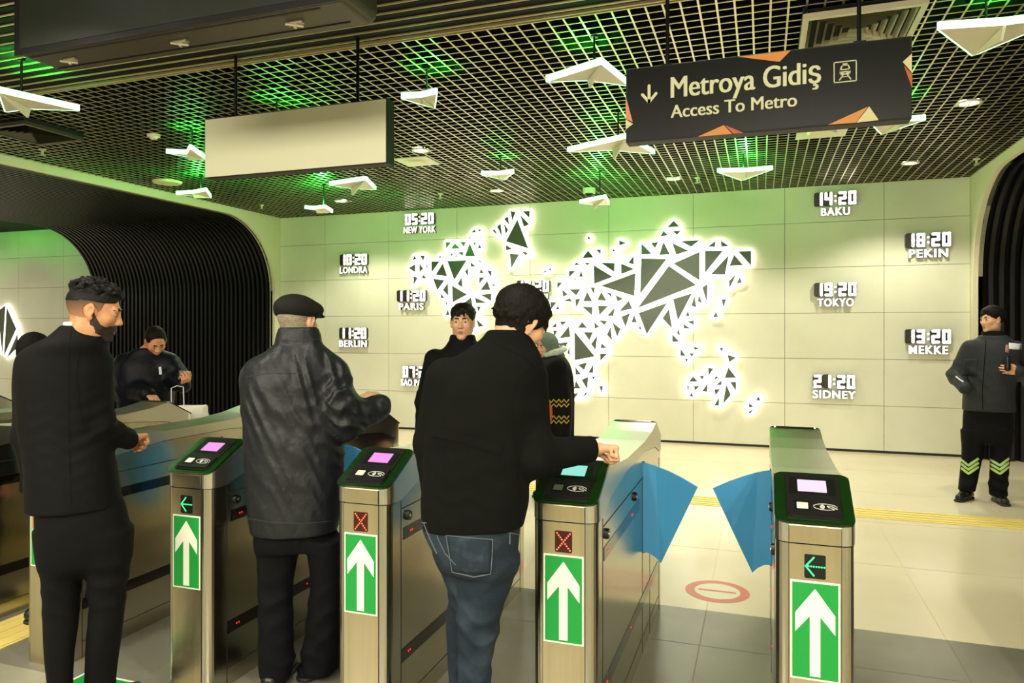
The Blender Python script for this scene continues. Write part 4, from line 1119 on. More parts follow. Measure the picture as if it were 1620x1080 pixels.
def ribbon(sd, pts, w, th, name, m, root, t0, off=0.0, closed=False):
    """thin band lying on the garment surface along photo pixels"""
    mb = MB(); rings = []; P = [sd.march(x, y, t0, off) for x, y in pts]
    N = [sd.normal(p) for p in P]
    for i, p in enumerate(P):
        d = (P[min(i + 1, len(P) - 1)] - P[max(i - 1, 0)]).normalized(); sdw = d.cross(N[i]).normalized()
        rings.append([p + sdw * w / 2, p + sdw * w / 2 + N[i] * th, p - sdw * w / 2 + N[i] * th, p - sdw * w / 2])
    mb.loft(rings); return mb.build(name, m, root, world=True)
def dense(pts, n=8):
    out = []
    for a, b in zip(pts[:-1], pts[1:]):
        for k in range(n): out.append((a[0] + (b[0] - a[0]) * k / n, a[1] + (b[1] - a[1]) * k / n))
    return out + [pts[-1]]
def patch(sd, quad, th, name, m, root, t0, n=10):
    """cloth patch (pocket, badge) lying on the surface inside a photo quad (tl, tr, br, bl)"""
    tl, tr, br, bl = [Vector(q) for q in quad]; F_ = []; Bk = []
    for j in range(n + 1):
        v = j / n; l = tl.lerp(bl, v); r = tr.lerp(br, v)
        for i in range(n + 1):
            q = l.lerp(r, i / n); p = sd.march(q.x, q.y, t0); N = sd.normal(p)
            e = 0.4 if i in (0, n) or j in (0, n) else 1.0
            F_.append(p + N * th * e); Bk.append(p - N * 0.004)
    w = n + 1; f = []
    for j in range(n):
        for i in range(n):
            a = j * w + i; f.append((a, a + 1, a + w + 1, a + w))
    b = len(F_); g = [tuple(b + k for k in reversed(q)) for q in f]
    rim = [i for i in range(w)] + [j * w + n for j in range(1, w)] + [n * w + i for i in range(n - 1, -1, -1)] + [j * w for j in range(n - 1, 0, -1)]
    side = [(rim[k], rim[(k + 1) % len(rim)], b + rim[(k + 1) % len(rim)], b + rim[k]) for k in range(len(rim))]
    return MB().add(F_ + Bk, f + g + side).build(name, m, root, world=True, smooth=True)

def stand(H, x, y, yaw, lean=(0, 0), build=1.0):
    """joint positions of a standing figure"""
    Rz = np.array(Matrix.Rotation(yaw, 3, 'Z'))
    def W(a, b, z): return np.array((x, y, 0.0)) + Rz @ np.array((a, b + lean[0] * max(0, z - 0.9), 0.0)) + np.array((0, 0, z))
    J = {'W': W, 'Rz': Rz, 'H': H}
    J['head'] = W(0, 0.015, H - 0.118); J['neck'] = W(0, -0.02, 0.845 * H)
    for s_, q in (('L', -1), ('R', 1)):
        J['sh' + s_] = W(q * 0.108 * H * build, -0.01, 0.805 * H); J['el' + s_] = W(q * 0.15 * H * build, -0.02, 0.63 * H); J['wr' + s_] = W(q * 0.15 * H * build, 0.05, 0.49 * H)
        J['hip' + s_] = W(q * 0.052 * H, 0, 0.5 * H); J['kn' + s_] = W(q * 0.06 * H, 0.02, 0.28 * H); J['an' + s_] = W(q * 0.065 * H, -0.02, 0.06 * H)
    return J
def body_mesh(root, J, F, hands, skin, h=0.005, ears=True, nose=1.0, slim=0.6):
    """one continuous body: head, neck, slim trunk under the clothes, limbs and hands"""
    sd = Sdf(); H = J['H']; L = head(sd, F, nose, ears); c, R, s = F
    sd.cone(L(0, -0.022, -0.05), J['neck'] + (0, 0, 0.02), 0.052, 0.052, 0.03); sd.cone(J['neck'] + (0, 0, 0.02), J['neck'] - (0, 0, 0.05), 0.052, 0.048, 0.03)
    hm = (J['hipL'] + J['hipR']) / 2; ch = (J['shL'] + J['shR']) / 2
    ax = J['shR'] - J['shL']
    sd.cone(J['shL'] * 0.6 + J['shR'] * 0.4 - (0, 0, 0.03), J['shR'] * 0.6 + J['shL'] * 0.4 - (0, 0, 0.04), 0.042, 0.042, 0.03)
    sd.cone(ch - (0, 0, 0.08), hm + (0, 0, 0.08), 0.09 * slim, 0.09 * slim, 0.05); sd.cone(J['hipL'], J['hipR'], 0.075 * slim, 0.075 * slim, 0.05)
    for q in 'LR':
        sd.cone(J['sh' + q] * 0.8 + ch * 0.2, J['el' + q], 0.036, 0.030, 0.03); sd.cone(J['el' + q], J['wr' + q], 0.032, 0.024, 0.015)
        sd.cone(J['hip' + q], J['kn' + q], 0.062 * slim, 0.045 * slim, 0.04); sd.cone(J['kn' + q], J['an' + q], 0.045 * slim, 0.032, 0.02)
        f = J.get('fwd' + q, J['Rz'] @ np.array((0, 1, 0))); sd.cone(J['an' + q], np.array(J['an' + q]) * (1, 1, 0) + f * 0.05 + (0, 0, 0.045), 0.026, 0.018, 0.015)
    for hd in hands: hand(sd, **hd)
    return sd.mesh('body', skin, h, root, 0.02)
# ------------------------------------------------------------------ the people
def person(loc, label):
    return thing('person', label, 'person', (loc[0], loc[1], 0.0))
CL = {'suit': mat('black suit cloth', (12, 12, 13), 0.75, spec=0.15, bump=(9, 0.25, 0.02)), 'trousers': mat('black trousers', (12, 12, 13), 0.8, spec=0.15, bump=(10, 0.3, 0.02)),
      'nylon': mat('dark blue-grey nylon', (17, 20, 27), 0.5, spec=0.45, bump=(10, 0.45, 0.03, (1, 1, 0.7))), 'cap': mat('dark grey cap cloth', (28, 28, 27), 0.8, spec=0.15, bump=(60, 0.2, 0.004)),
      'navy': mat('dark navy trousers', (10, 11, 15), 0.8, spec=0.15, bump=(10, 0.4, 0.02)), 'wool': mat('black wool', (11, 11, 10), 0.9, spec=0.15, bump=(14, 0.2, 0.015)),
      'jean': mat('washed dark jeans', (34, 43, 54), 0.75, spec=0.15, noise=(5.5, (62, 75, 90), 0.50, 0.78), bump=(13, 0.5, 0.02)), 'jeandark': mat('jeans stitching', (104, 112, 118), 0.8, spec=0.15),
      'jeanp': mat('jeans pocket', (38, 48, 60), 0.75, spec=0.15, noise=(14, (66, 78, 92), 0.5, 0.75)), 'shirt': mat('white shirt', (225, 222, 210), 0.6, spec=0.15), 'black': mat('black coat', (12, 12, 13), 0.8, spec=0.15, bump=(12, 0.3, 0.02)),
      'puffer': mat('dark navy jacket', (9, 11, 19), 0.5, spec=0.15, bump=(12, 0.4, 0.02)), 'guard': mat('charcoal guard jacket', (44, 46, 50), 0.6, spec=0.15, bump=(12, 0.45, 0.02)), 'guardp': mat('black work trousers', (11, 12, 15), 0.8, spec=0.15, bump=(10, 0.4, 0.02)),
      'reflex': mat('pale green reflective tape', (176, 206, 130), 0.4, spec=0.15), 'hijab': mat('grey green headscarf', (104, 116, 104), 0.7, spec=0.15, bump=(12, 0.4, 0.02)), 'scarf': mat('pale scarf', (196, 206, 192), 0.8, spec=0.15, bump=(30, 0.5, 0.01)),
      'yellow': mat('yellow woven pattern', (206, 184, 70), 0.8, spec=0.15), 'grey': mat('light reflective patch', (216, 220, 220), 0.4, spec=0.15), 'seam': mat('cloth seam', (9, 9, 9), 0.8, spec=0.15), 'piping': mat('grey seam', (52, 54, 60), 0.6, spec=0.15)}

# ---- man in the black suit -------------------------------------------------------------------
T1 = 2.9
J = {'H': 1.80}
c = sp(128, 800, T1); root = person(c, 'bearded man in a black suit, leftmost of the people in front')
J['Rz'] = np.array(Matrix.Rotation(math.radians(-10), 3, 'Z'))
J['neck'] = A3(sp(135, 530, T1)); J['head'] = A3(sp(150, 492, T1 + 0.02))
J['shL'] = A3(sp(55, 572, T1 - 0.03)); J['shR'] = A3(sp(148, 575, T1 + 0.05))
J['elL'] = A3(sp(46, 690, T1)); J['wrL'] = A3(sp(62, 800, T1 + 0.12))
J['elR'] = A3(sp(154, 672, T1 + 0.02)); J['wrR'] = A3(sp(206, 694, T1 + 0.16))
J['hipL'] = A3(sp(92, 830, T1)); J['hipR'] = A3(sp(158, 830, T1 + 0.04))
J['knL'] = A3(sp(98, 955, T1 + 0.02)); J['knR'] = A3(sp(168, 945, T1 + 0.06))
J['anL'] = A3(sp(96, 1118, T1)); J['anR'] = A3(sp(156, 1112, T1 + 0.1))
F = head_frame(J['head'], math.radians(-55 + 6), math.radians(14), math.radians(2), 0.98)
wr = J['wrR']; fd = unit(A3(sp(222, 690, T1 + 0.24)) - wr)
hands = [dict(wr=wr, d=fd, n=(0.1, 0.3, -1), thumb=(-0.5, 0.6, 0.3), curl=(1.1, 1.2, 0.8), s=0.95, tcurl=0.7),
         dict(wr=J['wrL'], d=(0, 0.1, -1), n=(1, 0, 0), thumb=(0, 1, 0), curl=(0.5, 0.5, 0.4), s=0.95)]
body_mesh(root, J, F, hands, SKIN['tan'], 0.0042)
face_bits(root, F)
hs = hair_sdf(F, 0.0045, lambda q: np.maximum(0.040 - q[:, 2] - 0.25 * np.clip(-q[:, 1] - 0.02, 0, 1) + 0.25 * np.clip(q[:, 1] - 0.03, 0, 1), q[:, 1] - 0.078 - 0.35 * (q[:, 2] - 0.07)), 0.001, 190, 5, k=0.003)
locks(hs, F, 150, lambda q: q[2] > 0.074 - 0.10 * max(0, -q[1]) and q[1] < 0.074, lambda q: (0, 0.9, 0.5), 0.017, 0.026, (0.0085, 0.004), 3, 0.55)
hs.mesh('hair', HM['black'], 0.0032, root, 0.02)
hs = hair_sdf(F, 0.0030, lambda q: np.maximum(np.maximum(-0.035 - q[:, 2] + 0.35 * np.clip(q[:, 1] + 0.02, 0, 1), q[:, 1] - 0.035), np.maximum(q[:, 2] - 0.075, 0.024 - np.sqrt((q[:, 1] + 0.008) ** 2 + (q[:, 2]) ** 2))), 0.0005, 150, 5, k=0.003)
fm = HM['fade']; nt = fm.node_tree; b_ = nt.nodes['Principled BSDF']; tc = nt.nodes.new('ShaderNodeTexCoord'); sx = nt.nodes.new('ShaderNodeSeparateXYZ'); mr = nt.nodes.new('ShaderNodeMapRange'); rp = nt.nodes.new('ShaderNodeValToRGB')
zc = float(F[0][2]); mr.inputs['From Min'].default_value = zc - 0.03; mr.inputs['From Max'].default_value = zc + 0.052
rp.color_ramp.elements[0].color = (*lin((176, 124, 90)), 1); rp.color_ramp.elements[1].color = (*lin((22, 17, 14)), 1)
nt.links.new(tc.outputs['Object'], sx.inputs[0]); nt.links.new(sx.outputs['Z'], mr.inputs['Value']); nt.links.new(mr.outputs['Result'], rp.inputs['Fac']); nt.links.new(rp.outputs['Color'], b_.inputs['Base Color'])
hs.mesh('cropped_sides', HM['fade'], 0.004, root, 0.02)
def beardreg(q):
    topz = np.interp(q[:, 1], [0.0, 0.02, 0.04, 0.06, 0.075, 0.1], [0.012, -0.02, -0.045, -0.052, -0.044, -0.042])
    return np.maximum(np.maximum(q[:, 2] - topz, -0.004 - q[:, 1] + 0.4 * np.clip(-0.04 - q[:, 2], 0, 1) * 0), 0.0 - q[:, 2] - 0.15)
bs = Sdf(); c_, R_, s_ = F
bsd = Sdf(); head(bsd, F, 1.0, False)
def bf(P):
    q = (P - c_) @ R_ / s_; d = bsd.ev(P) - 0.0045 + 0.0012 * fnoise(q, 260, 4)
    mouth = np.sqrt((q[:, 0] / 2.0) ** 2 + (q[:, 2] + 0.066) ** 2) - 0.010
    return np.maximum(np.maximum(d, beardreg(q) * s_), -np.where(q[:, 1] > 0.06, mouth, 1) * s_)
bs.p.append(('u', 0.001, bf, c_, 0.16)); bs.grow(c_, 0.14); bs.mesh('beard', HM['beard'], 0.003, root, 0.0)
# jacket
jk = Sdf()
jk.loft([ring(803, 40, 197, T1, 0.150), ring(733, 38, 186, T1, 0.148), ring(683, 30, 177, T1, 0.142), ring(633, 26, 176, T1, 0.138), ring(590, 26, 176, T1, 0.132), ring(563, 36, 172, T1, 0.118), ring(545, 52, 172, T1, 0.114), ring(533, 74, 172, T1 + 0.01, 0.096), ring(522, 88, 168, T1 + 0.02, 0.084), ring(514, 96, 163, T1 + 0.02, 0.076)], cap=0.012)
jk.chain([J['shR'] + (0, 0, -0.01), J['elR'], J['wrR'] - fd * 0.015], [0.073, 0.060, 0.043], 0.03)
jk.chain([J['shL'] + (0, 0, -0.01), J['elL'], J['wrL'] + (0, 0, 0.02)], [0.070, 0.058, 0.043], 0.03)
zh = sp(128, 803, T1).z
jk.fn(lambda P: (zh - P[:, 2]) - 0.0 + 0 * P[:, 0] if False else np.where(np.linalg.norm(P[:, :2] - A3(J['wrL'])[:2], axis=1) < 0.06, -1.0, zh - P[:, 2]), 'i', 0.006)
jk.fn(lambda P: (P - J['wrR']) @ fd - 0.0 - 9 * (np.linalg.norm(P - J['wrR'], axis=1) > 0.12), 'i', 0.006)
jk.post = folds([(J['elR'], unit(J['wrR'] - J['shR']), 0.10, 1.0), (J['shR'] - (0, 0, 0.08), (0.3, 0, 1), 0.08, 0.4), (A3(sp(120, 700, T1 - 0.1)), (0.2, 0, 1), 0.16, 0.35)], 0.006, 110, 2)
jk.mesh('jacket', CL['suit'], 0.0075, root)
cl = Sdf(); cl.loft([ring(527, 98, 156, T1 + 0.01, 0.066), ring(509, 100, 158, T1 + 0.02, 0.068)], cap=0.006); 
nk = A3(J['neck']); cl.mesh('shirt_collar', CL['shirt'], 0.005, root)
for pts in ([(112, 522), (108, 600), (110, 700), (112, 798)], [(128, 548), (121, 590), (126, 640), (133, 680)]): ribbon(jk, dense(pts, 6), 0.003, 0.001, 'jacket_seam', CL['seam'], root, 2.4)
tr = Sdf()
LL = [ring(780, 54, 196, T1, 0.12), ring(840, 56, 208, T1, 0.125), ring(900, 64, 204, T1, 0.10)]
tr.loft(LL, cap=0.07)
tr.loft([ring(835, 52, 134, T1, 0.105), ring(880, 58, 132, T1 - 0.01, 0.100), ring(920, 64, 129, T1, 0.085), ring(979, 67, 126, T1 + 0.01, 0.078), ring(1039, 70, 118, T1 + 0.0, 0.070), ring(1080, 74, 116, T1, 0.064), ring(1120, 76, 118, T1, 0.062), ring(1134, 74, 122, T1, 0.070)], cap=0.01)
tr.loft([ring(835, 128, 213, T1 + 0.04, 0.105), ring(880, 130, 210, T1 + 0.04, 0.100), ring(929, 137, 202, T1 + 0.05, 0.085), ring(960, 140, 199, T1 + 0.06, 0.080), ring(1008, 136, 193, T1 + 0.06, 0.072), ring(1068, 133, 185, T1 + 0.08, 0.064), ring(1108, 132, 184, T1 + 0.09, 0.062), ring(1124, 130, 186, T1 + 0.09, 0.070)], cap=0.01)
tr.post = folds([(A3(sp(98, 945, T1 - 0.07)), (0.2, 0, 1), 0.11, 1.0), (A3(sp(168, 930, T1 - 0.03)), (-0.3, 0, 1), 0.13, 1.1), (A3(sp(150, 850, T1 - 0.1)), (0.5, 0, 0.8), 0.10, 0.5)], 0.005, 70, 6)
tr.mesh('trousers', CL['trousers'], 0.0085, root)
shoes(root, [J['anL'], J['anR']], [(-0.15, 1, 0), (0.25, 1, 0)])

# ---- man in the flat cap ---------------------------------------------------------------------
T2 = 3.25
J = {'H': 1.72}; c = sp(463, 850, T2); root = person(c, 'man in a grey flat cap and dark coat standing in a gate lane')
J['Rz'] = np.array(Matrix.Rotation(math.radians(-5), 3, 'Z'))
J['neck'] = A3(sp(472, 540, T2)); J['head'] = A3(sp(471, 508, T2 + 0.02))
J['shL'] = A3(sp(412, 595, T2 - 0.02)); J['shR'] = A3(sp(525, 595, T2 + 0.02))
J['elL'] = A3(sp(428, 678, T2 + 0.10)); J['wrL'] = A3(sp(540, 655, T2 + 0.33))
J['elR'] = A3(sp(545, 664, T2 + 0.02)); J['wrR'] = A3(sp(600, 643, T2 + 0.12))
J['hipL'] = A3(sp(438, 815, T2)); J['hipR'] = A3(sp(508, 815, T2)); J['knL'] = A3(sp(437, 950, T2)); J['knR'] = A3(sp(513, 940, T2 + 0.03))
J['anL'] = A3(sp(436, 1060, T2)); J['anR'] = A3(sp(500, 1054, T2 + 0.1))
F = head_frame(J['head'], math.radians(0), math.radians(8), 0, 0.98)
fdl = unit((0.35, 0.55, 0.12))
hands = [dict(wr=A3(sp(562, 634, T2 + 0.42)), d=unit(A3(sp(592, 621, T2 + 0.46)) - A3(sp(562, 634, T2 + 0.42))), n=(0, 0.2, -1), thumb=(-0.4, 0.3, 0.6), curl=(0.5, 0.7, 0.5), s=0.95),
         dict(wr=J['wrR'] - unit(J['wrR'] - J['elR']) * 0.09, d=unit(J['wrR'] - J['elR']), n=(0, 0, -1), thumb=(-0.5, 0.6, 0), curl=(0.8, 1.2, 0.8), s=0.85)]
J['wrL'] = A3(sp(562, 634, T2 + 0.42))
body_mesh(root, J, F, hands, SKIN['fair'], 0.0045)
face_bits(root, F)
hs = hair_sdf(F, 0.005, lambda q: np.maximum(np.maximum(-0.055 - q[:, 2] + 0.5 * np.clip(q[:, 1] + 0.01, 0, 1), q[:, 1] - 0.04), np.maximum(q[:, 2] - 0.05, 0.026 - np.sqrt((q[:, 1] + 0.008) ** 2 + q[:, 2] ** 2))), 0.001, 200, 5, k=0.003)
hs.mesh('hair', HM['grey'], 0.004, root, 0.02)
cp = Sdf(); c_, R_, s_ = F; L = lambda x, y, z: c_ + R_ @ np.array([x, y, z])
cp.ell(L(0, -0.016, 0.050), (0.094, 0.112, 0.070), 0.02, R_); cp.ell(L(0, 0.05, 0.062), (0.085, 0.075, 0.036), 0.03, R_)
cp.cone(L(-0.04, 0.10, 0.038), L(0.04, 0.10, 0.038), 0.028, 0.028, 0.015, R_ @ np.array((0, 0, 1.0)), 3.5)
cp.fn(lambda P: (0.014 + 0.10 * np.clip(((P - c_) @ R_)[:, 1], 0, 1) - ((P - c_) @ R_)[:, 2]), 'i', 0.006)
cp.post = lambda P: 0.0018 * fnoise(P, 70, 3)
cp.mesh('flat_cap', CL['cap'], 0.004, root)
ct = Sdf()
ct.loft([ring(838, 397, 536, T2, 0.165), ring(795, 391, 543, T2, 0.165), ring(718, 387, 546, T2, 0.162), ring(662, 384, 546, T2, 0.158), ring(629, 382, 546, T2, 0.155), ring(595, 386, 544, T2, 0.148), ring(572, 400, 536, T2, 0.128), ring(555, 420, 524, T2, 0.100), ring(543, 434, 512, T2, 0.080), ring(528, 437, 508, T2 + 0.0, 0.078), ring(517, 441, 503, T2 + 0.0, 0.076)], cap=0.012)
ct.chain([J['shR'], A3(sp(533, 640, T2)), J['elR'], J['wrR']], [0.088, 0.090, 0.086, 0.060], 0.04)
ct.chain([J['shL'], J['elL'], J['wrL'] - (0.05, 0.02, 0)], [0.085, 0.08, 0.055], 0.04)
cz = sp(463, 838, T2).z; ct.fn(lambda P: cz - P[:, 2], 'i', 0.008)
fdr = unit(J['wrR'] - J['elR'])
ct.post = folds([(J['elR'], (0.5, 0.2, 0.9), 0.15, 1.3), (A3(sp(500, 600, T2 - 0.08)), (1, 0.2, 0.25), 0.14, 0.9), (A3(sp(420, 650, T2 - 0.12)), (0.9, 0.2, 0.5), 0.13, 0.6), (A3(sp(470, 760, T2 - 0.15)), (0.8, 0.1, 0.5), 0.2, 0.35), (A3(sp(540, 620, T2 - 0.08)), (0.8, 0.2, -0.5), 0.09, 0.9), (A3(sp(575, 650, T2)), (1, 0, 0.4), 0.08, 0.9), (A3(sp(440, 560, T2 - 0.08)), (0.4, 0, 1), 0.08, 0.4), (A3(J['wrR']), (1, 0, 0.3), 0.08, 0.5)], 0.009, 105, 9)
ct.mesh('coat', CL['nylon'], 0.0075, root)
ribbon(ct, dense([(390, 596), (425, 590), (475, 590)], 7), 0.004, 0.0015, 'yoke_seam', CL['piping'], root, 2.7)
ribbon(ct, dense([(394, 820), (430, 826), (480, 828), (524, 824)], 6), 0.004, 0.0015, 'hem_seam', CL['piping'], root, 2.7)
ribbon(ct, dense([(438, 536), (470, 540), (506, 536)], 7), 0.004, 0.0015, 'collar_seam', CL['piping'], root, 2.7)
tr = Sdf()
tr.loft([ring(815, 400, 534, T2, 0.13), ring(866, 405, 534, T2, 0.12)], cap=0.02)
tr.loft([ring(850, 404, 480, T2, 0.10), ring(911, 407, 466, T2, 0.088), ring(981, 408, 465, T2, 0.085), ring(1038, 408, 466, T2, 0.085), ring(1068, 410, 462, T2, 0.085)], cap=0.01)
tr.loft([ring(850, 482, 540, T2, 0.10), ring(911, 490, 541, T2 + 0.02, 0.09), ring(981, 484, 540, T2 + 0.04, 0.087), ring(1038, 476, 536, T2 + 0.06, 0.085), ring(1060, 478, 530, T2 + 0.07, 0.085)], cap=0.01)
tr.post = folds([(A3(sp(437, 950, T2 - 0.07)), (0.3, 0, 1), 0.12, 0.9), (A3(sp(506, 980, T2 - 0.03)), (-0.3, 0, 1), 0.13, 0.9), (A3(sp(470, 1040, T2 - 0.03)), (0.2, 0, 1), 0.13, 0.9)], 0.0055, 62, 3)
tr.mesh('trousers', CL['navy'], 0.0085, root)
shoes(root, [J['anL'], J['anR']], [(-0.25, 1, 0), (0.30, 1, 0)])

# ---- man in the black jacket and jeans -------------------------------------------------------
T3 = 2.55
J = {'H': 1.75}; c = sp(745, 850, T3); root = person(c, 'man with thick dark hair in a black wool jacket and blue jeans tapping the reader')
J['Rz'] = np.array(Matrix.Rotation(math.radians(-8), 3, 'Z'))
J['neck'] = A3(sp(808, 545, T3)); J['head'] = A3(sp(824, 510, T3 + 0.03))
J['shL'] = A3(sp(705, 598, T3 - 0.02)); J['shR'] = A3(sp(832, 605, T3 + 0.03))
J['elL'] = A3(sp(682, 700, T3 + 0.04)); J['wrL'] = A3(sp(688, 790, T3 + 0.16))
J['elR'] = A3(sp(846, 722, T3 - 0.02)); J['wrR'] = A3(sp(938, 710, T3 + 0.09))
J['hipL'] = A3(sp(712, 850, T3 + 0.02)); J['hipR'] = A3(sp(775, 850, T3)); J['knL'] = A3(sp(735, 980, T3 + 0.16)); J['knR'] = A3(sp(758, 985, T3))
J['anL'] = A3(sp(735, 1160, T3 + 0.16)); J['anR'] = A3(sp(752, 1196, T3 - 0.02))
F = head_frame(J['head'], math.radians(-36), math.radians(28), math.radians(6), 0.99)
fd = unit(A3(sp(985, 708, T3 + 0.13)) - J['wrR'])
hands = [dict(wr=J['wrR'], d=fd, n=(0.1, -0.2, -1), thumb=(-0.6, 0.8, 0.2), curl=(1.35, 1.5, 1.0), s=1.0, tcurl=1.0),
         dict(wr=J['wrL'], d=(0.1, 0.2, -1), n=(1, 0, 0), thumb=(0, 1, 0), curl=(0.5, 0.5, 0.4), s=0.95)]
body_mesh(root, J, F, hands, SKIN['fair'], 0.004)
face_bits(root, F)
def th3(q): return 0.008 + 0.015 * np.clip((q[:, 2] + 0.03) / 0.09, 0, 1)
hs = hair_sdf(F, th3, lambda q: np.maximum(np.maximum(-0.058 - q[:, 2] + 0.9 * np.clip(q[:, 1] + 0.03, 0, 1), q[:, 1] - 0.045 - 0.7 * np.clip(q[:, 2] - 0.03, 0, 1)), 0.022 - np.sqrt((q[:, 1] + 0.004) ** 2 + (q[:, 2] + 0.004) ** 2) - 1.0 * (np.abs(q[:, 0]) < 0.05)), 0.0020, 150, 11, k=0.006)
locks(hs, F, 330, lambda q: (q[2] > 0.0 + 0.6 * max(0, q[1] + 0.01)) and q[1] < 0.07, lambda q: (q[0] * 6, 0.5 * (q[1] > 0) - 0.3, -0.9 if q[2] < 0.07 else 0.1), 0.008, 0.036, (0.0066, 0.0024), 5, 0.30)
hs.mesh('hair', HM['brown'], 0.0035, root, 0.03)
jk = Sdf()
jk.loft([ring(834, 667, 827, T3, 0.135), ring(795, 666, 836, T3, 0.138), ring(740, 670, 840, T3, 0.138), ring(690, 672, 846, T3, 0.136), ring(650, 676, 852, T3, 0.132), ring(615, 682, 858, T3, 0.126), ring(590, 694, 862, T3, 0.114), ring(568, 716, 858, T3, 0.098), ring(550, 742, 850, T3, 0.080), ring(535, 762, 842, T3, 0.070), ring(522, 772, 834, T3, 0.066)], cap=0.012)
jk.chain([J['shR'], J['elR'], J['wrR'] - fd * 0.01], [0.078, 0.066, 0.049], 0.035)
jk.chain([J['shL'], J['elL'], J['wrL']], [0.072, 0.060, 0.046], 0.03)
jz = sp(745, 832, T3).z; wl = A3(J['wrL'])
jk.fn(lambda P: jz - P[:, 2] + 0.04 * (P[:, 0] - c.x), 'i', 0.006)
jk.fn(lambda P: (P - J['wrR']) @ fd - 0.004 - 9 * (np.linalg.norm(P - J['wrR'], axis=1) > 0.12), 'i', 0.006)
jk.post = folds([(J['elR'], (0.6, 0, 0.7), 0.10, 0.9), (A3(sp(840, 640, T3 - 0.05)), (0.9, 0, 0.4), 0.09, 0.45), (A3(sp(740, 790, T3 - 0.12)), (0.2, 0, 1), 0.15, 0.25)], 0.006, 90, 4)
jk.mesh('jacket', CL['wool'], 0.0065, root)
ribbon(jk, dense([(682, 683), (715, 689), (755, 700), (793, 711)], 7), 0.030, 0.004, 'back_belt', CL['wool'], root, 2.1)
for pts in ([(822, 790), (818, 720), (808, 640), (818, 600), (838, 582)], [(684, 700), (755, 718), (792, 725)]): ribbon(jk, dense(pts, 8), 0.0035, 0.0012, 'jacket_seam', CL['seam'], root, 2.1)
ribbon(jk, dense([(768, 530), (790, 545), (826, 562), (846, 580)], 7), 0.0035, 0.0012, 'collar_seam', CL['seam'], root, 2.1)
je = Sdf()
je.loft([ring(800, 668, 824, T3, 0.118), ring(830, 667, 823, T3, 0.125), ring(872, 686, 820, T3, 0.125), ring(900, 697, 818, T3, 0.112)], cap=0.02)
je.loft([ring(870, 684, 745, T3 + 0.05, 0.095), ring(936, 708, 752, T3 + 0.10, 0.080), ring(975, 706, 760, T3 + 0.14, 0.072), ring(1040, 708, 760, T3 + 0.16, 0.062), ring(1110, 712, 758, T3 + 0.17, 0.055), ring(1168, 712, 760, T3 + 0.17, 0.060)], cap=0.01)
je.loft([ring(880, 720, 820, T3, 0.105), ring(915, 722, 813, T3, 0.098), ring(958, 723, 796, T3, 0.086), ring(1002, 723, 789, T3, 0.078), ring(1040, 724, 779, T3, 0.070), ring(1110, 724, 778, T3 - 0.01, 0.062), ring(1206, 726, 778, T3 - 0.02, 0.062)], cap=0.01)
je.post = folds([(A3(sp(760, 1010, T3 - 0.07)), (0.3, 0, 1), 0.10, 1.2), (A3(sp(725, 960, T3 + 0.03)), (0.3, 0, 1), 0.09, 0.8), (A3(sp(790, 905, T3 - 0.07)), (-0.6, 0, 0.8), 0.08, 0.8), (A3(sp(760, 1100, T3 - 0.05)), (0.1, 0, 1), 0.1, 0.8)], 0.0055, 85, 8)
jo = je.mesh('jeans', CL['jean'], 0.006, root)
po = patch(je, ((706, 846), (779, 853), (776, 908), (716, 905)), 0.003, 'back_pocket', CL['jeanp'], root, 2.1)
for pts in ([(706, 846), (742, 850), (779, 853)], [(779, 853), (778, 880), (776, 907)], [(776, 907), (750, 912), (716, 904)], [(716, 904), (712, 880), (706, 846)], [(668, 826), (700, 830), (740, 833), (800, 838)], [(690, 822), (693, 850), (705, 875), (722, 893)], [(671, 826), (680, 850), (692, 875)], [(804, 842), (822, 846)], [(806, 842), (806, 860)]):
    ribbon(je, dense(pts, 6), 0.0022, 0.004, 'stitching', CL['jeandark'], root, 2.1)
shoes(root, [J['anL'], J['anR']], [(0.1, 1, 0), (0.2, 1, 0)])
# ---- young man facing the camera beyond the gates -----------------------------------------------
def trousers(J, root, m, r=(0.085, 0.065, 0.055), h=0.011, cut=0.05, seed=1, amp=0.006):
    t_ = Sdf(); hm = (J['hipL'] + J['hipR']) / 2
    t_.cone(J['hipL'] + (0, 0, 0.05), J['hipR'] + (0, 0, 0.05), 0.105, 0.105, 0.04)
    t_.cone(J['hipL'] + (0, 0, 0.12), J['hipR'] + (0, 0, 0.12), 0.095, 0.095, 0.04)
    for q in 'LR': t_.chain([J['hip' + q], J['kn' + q], J['an' + q] + (0, 0, 0.0)], r, 0.03)
    t_.fn(lambda P: cut - P[:, 2], 'i', 0.006)
    t_.post = folds([(J['knL'], (0.2, 0, 1), 0.12, 1), (J['knR'], (-0.2, 0, 1), 0.12, 1), (J['anL'] + (0, 0, 0.08), (0.2, 0, 1), 0.1, 0.8), (J['anR'] + (0, 0, 0.08), (-0.2, 0, 1), 0.1, 0.8)], amp, 80, seed)
    t_.mesh('trousers', m, h, root); return t_
def lring(J, z, a, b, dy=0.0, n=2.3, dx=0.0):
    p = J['W'](dx, dy, z); return (z, p[0], p[1], a, b, math.atan2(J['Rz'][1, 0], J['Rz'][0, 0]), n)
P4 = sp(732, 521, 4.85)
J = stand(1.77, P4.x, P4.y, math.radians(180 + 12)); root = person(P4, 'young man in a black coat with a high collar facing the photographer')
J['head'] = A3(sp(732, 510, 4.82)); F = head_frame(J['head'], math.radians(180 + 14), 0.02, 0, 0.99)
hands = [dict(wr=J['wr' + q], d=(0, -0.1, -1), n=J['Rz'] @ np.array((s_, 0, 0)), thumb=J['Rz'] @ np.array((0, 1, 0)), curl=(0.4, 0.4, 0.3)) for q, s_ in (('L', 1), ('R', -1))]
body_mesh(root, J, F, hands, SKIN['fair'], 0.0048); face_bits(root, F, h=0.0022)
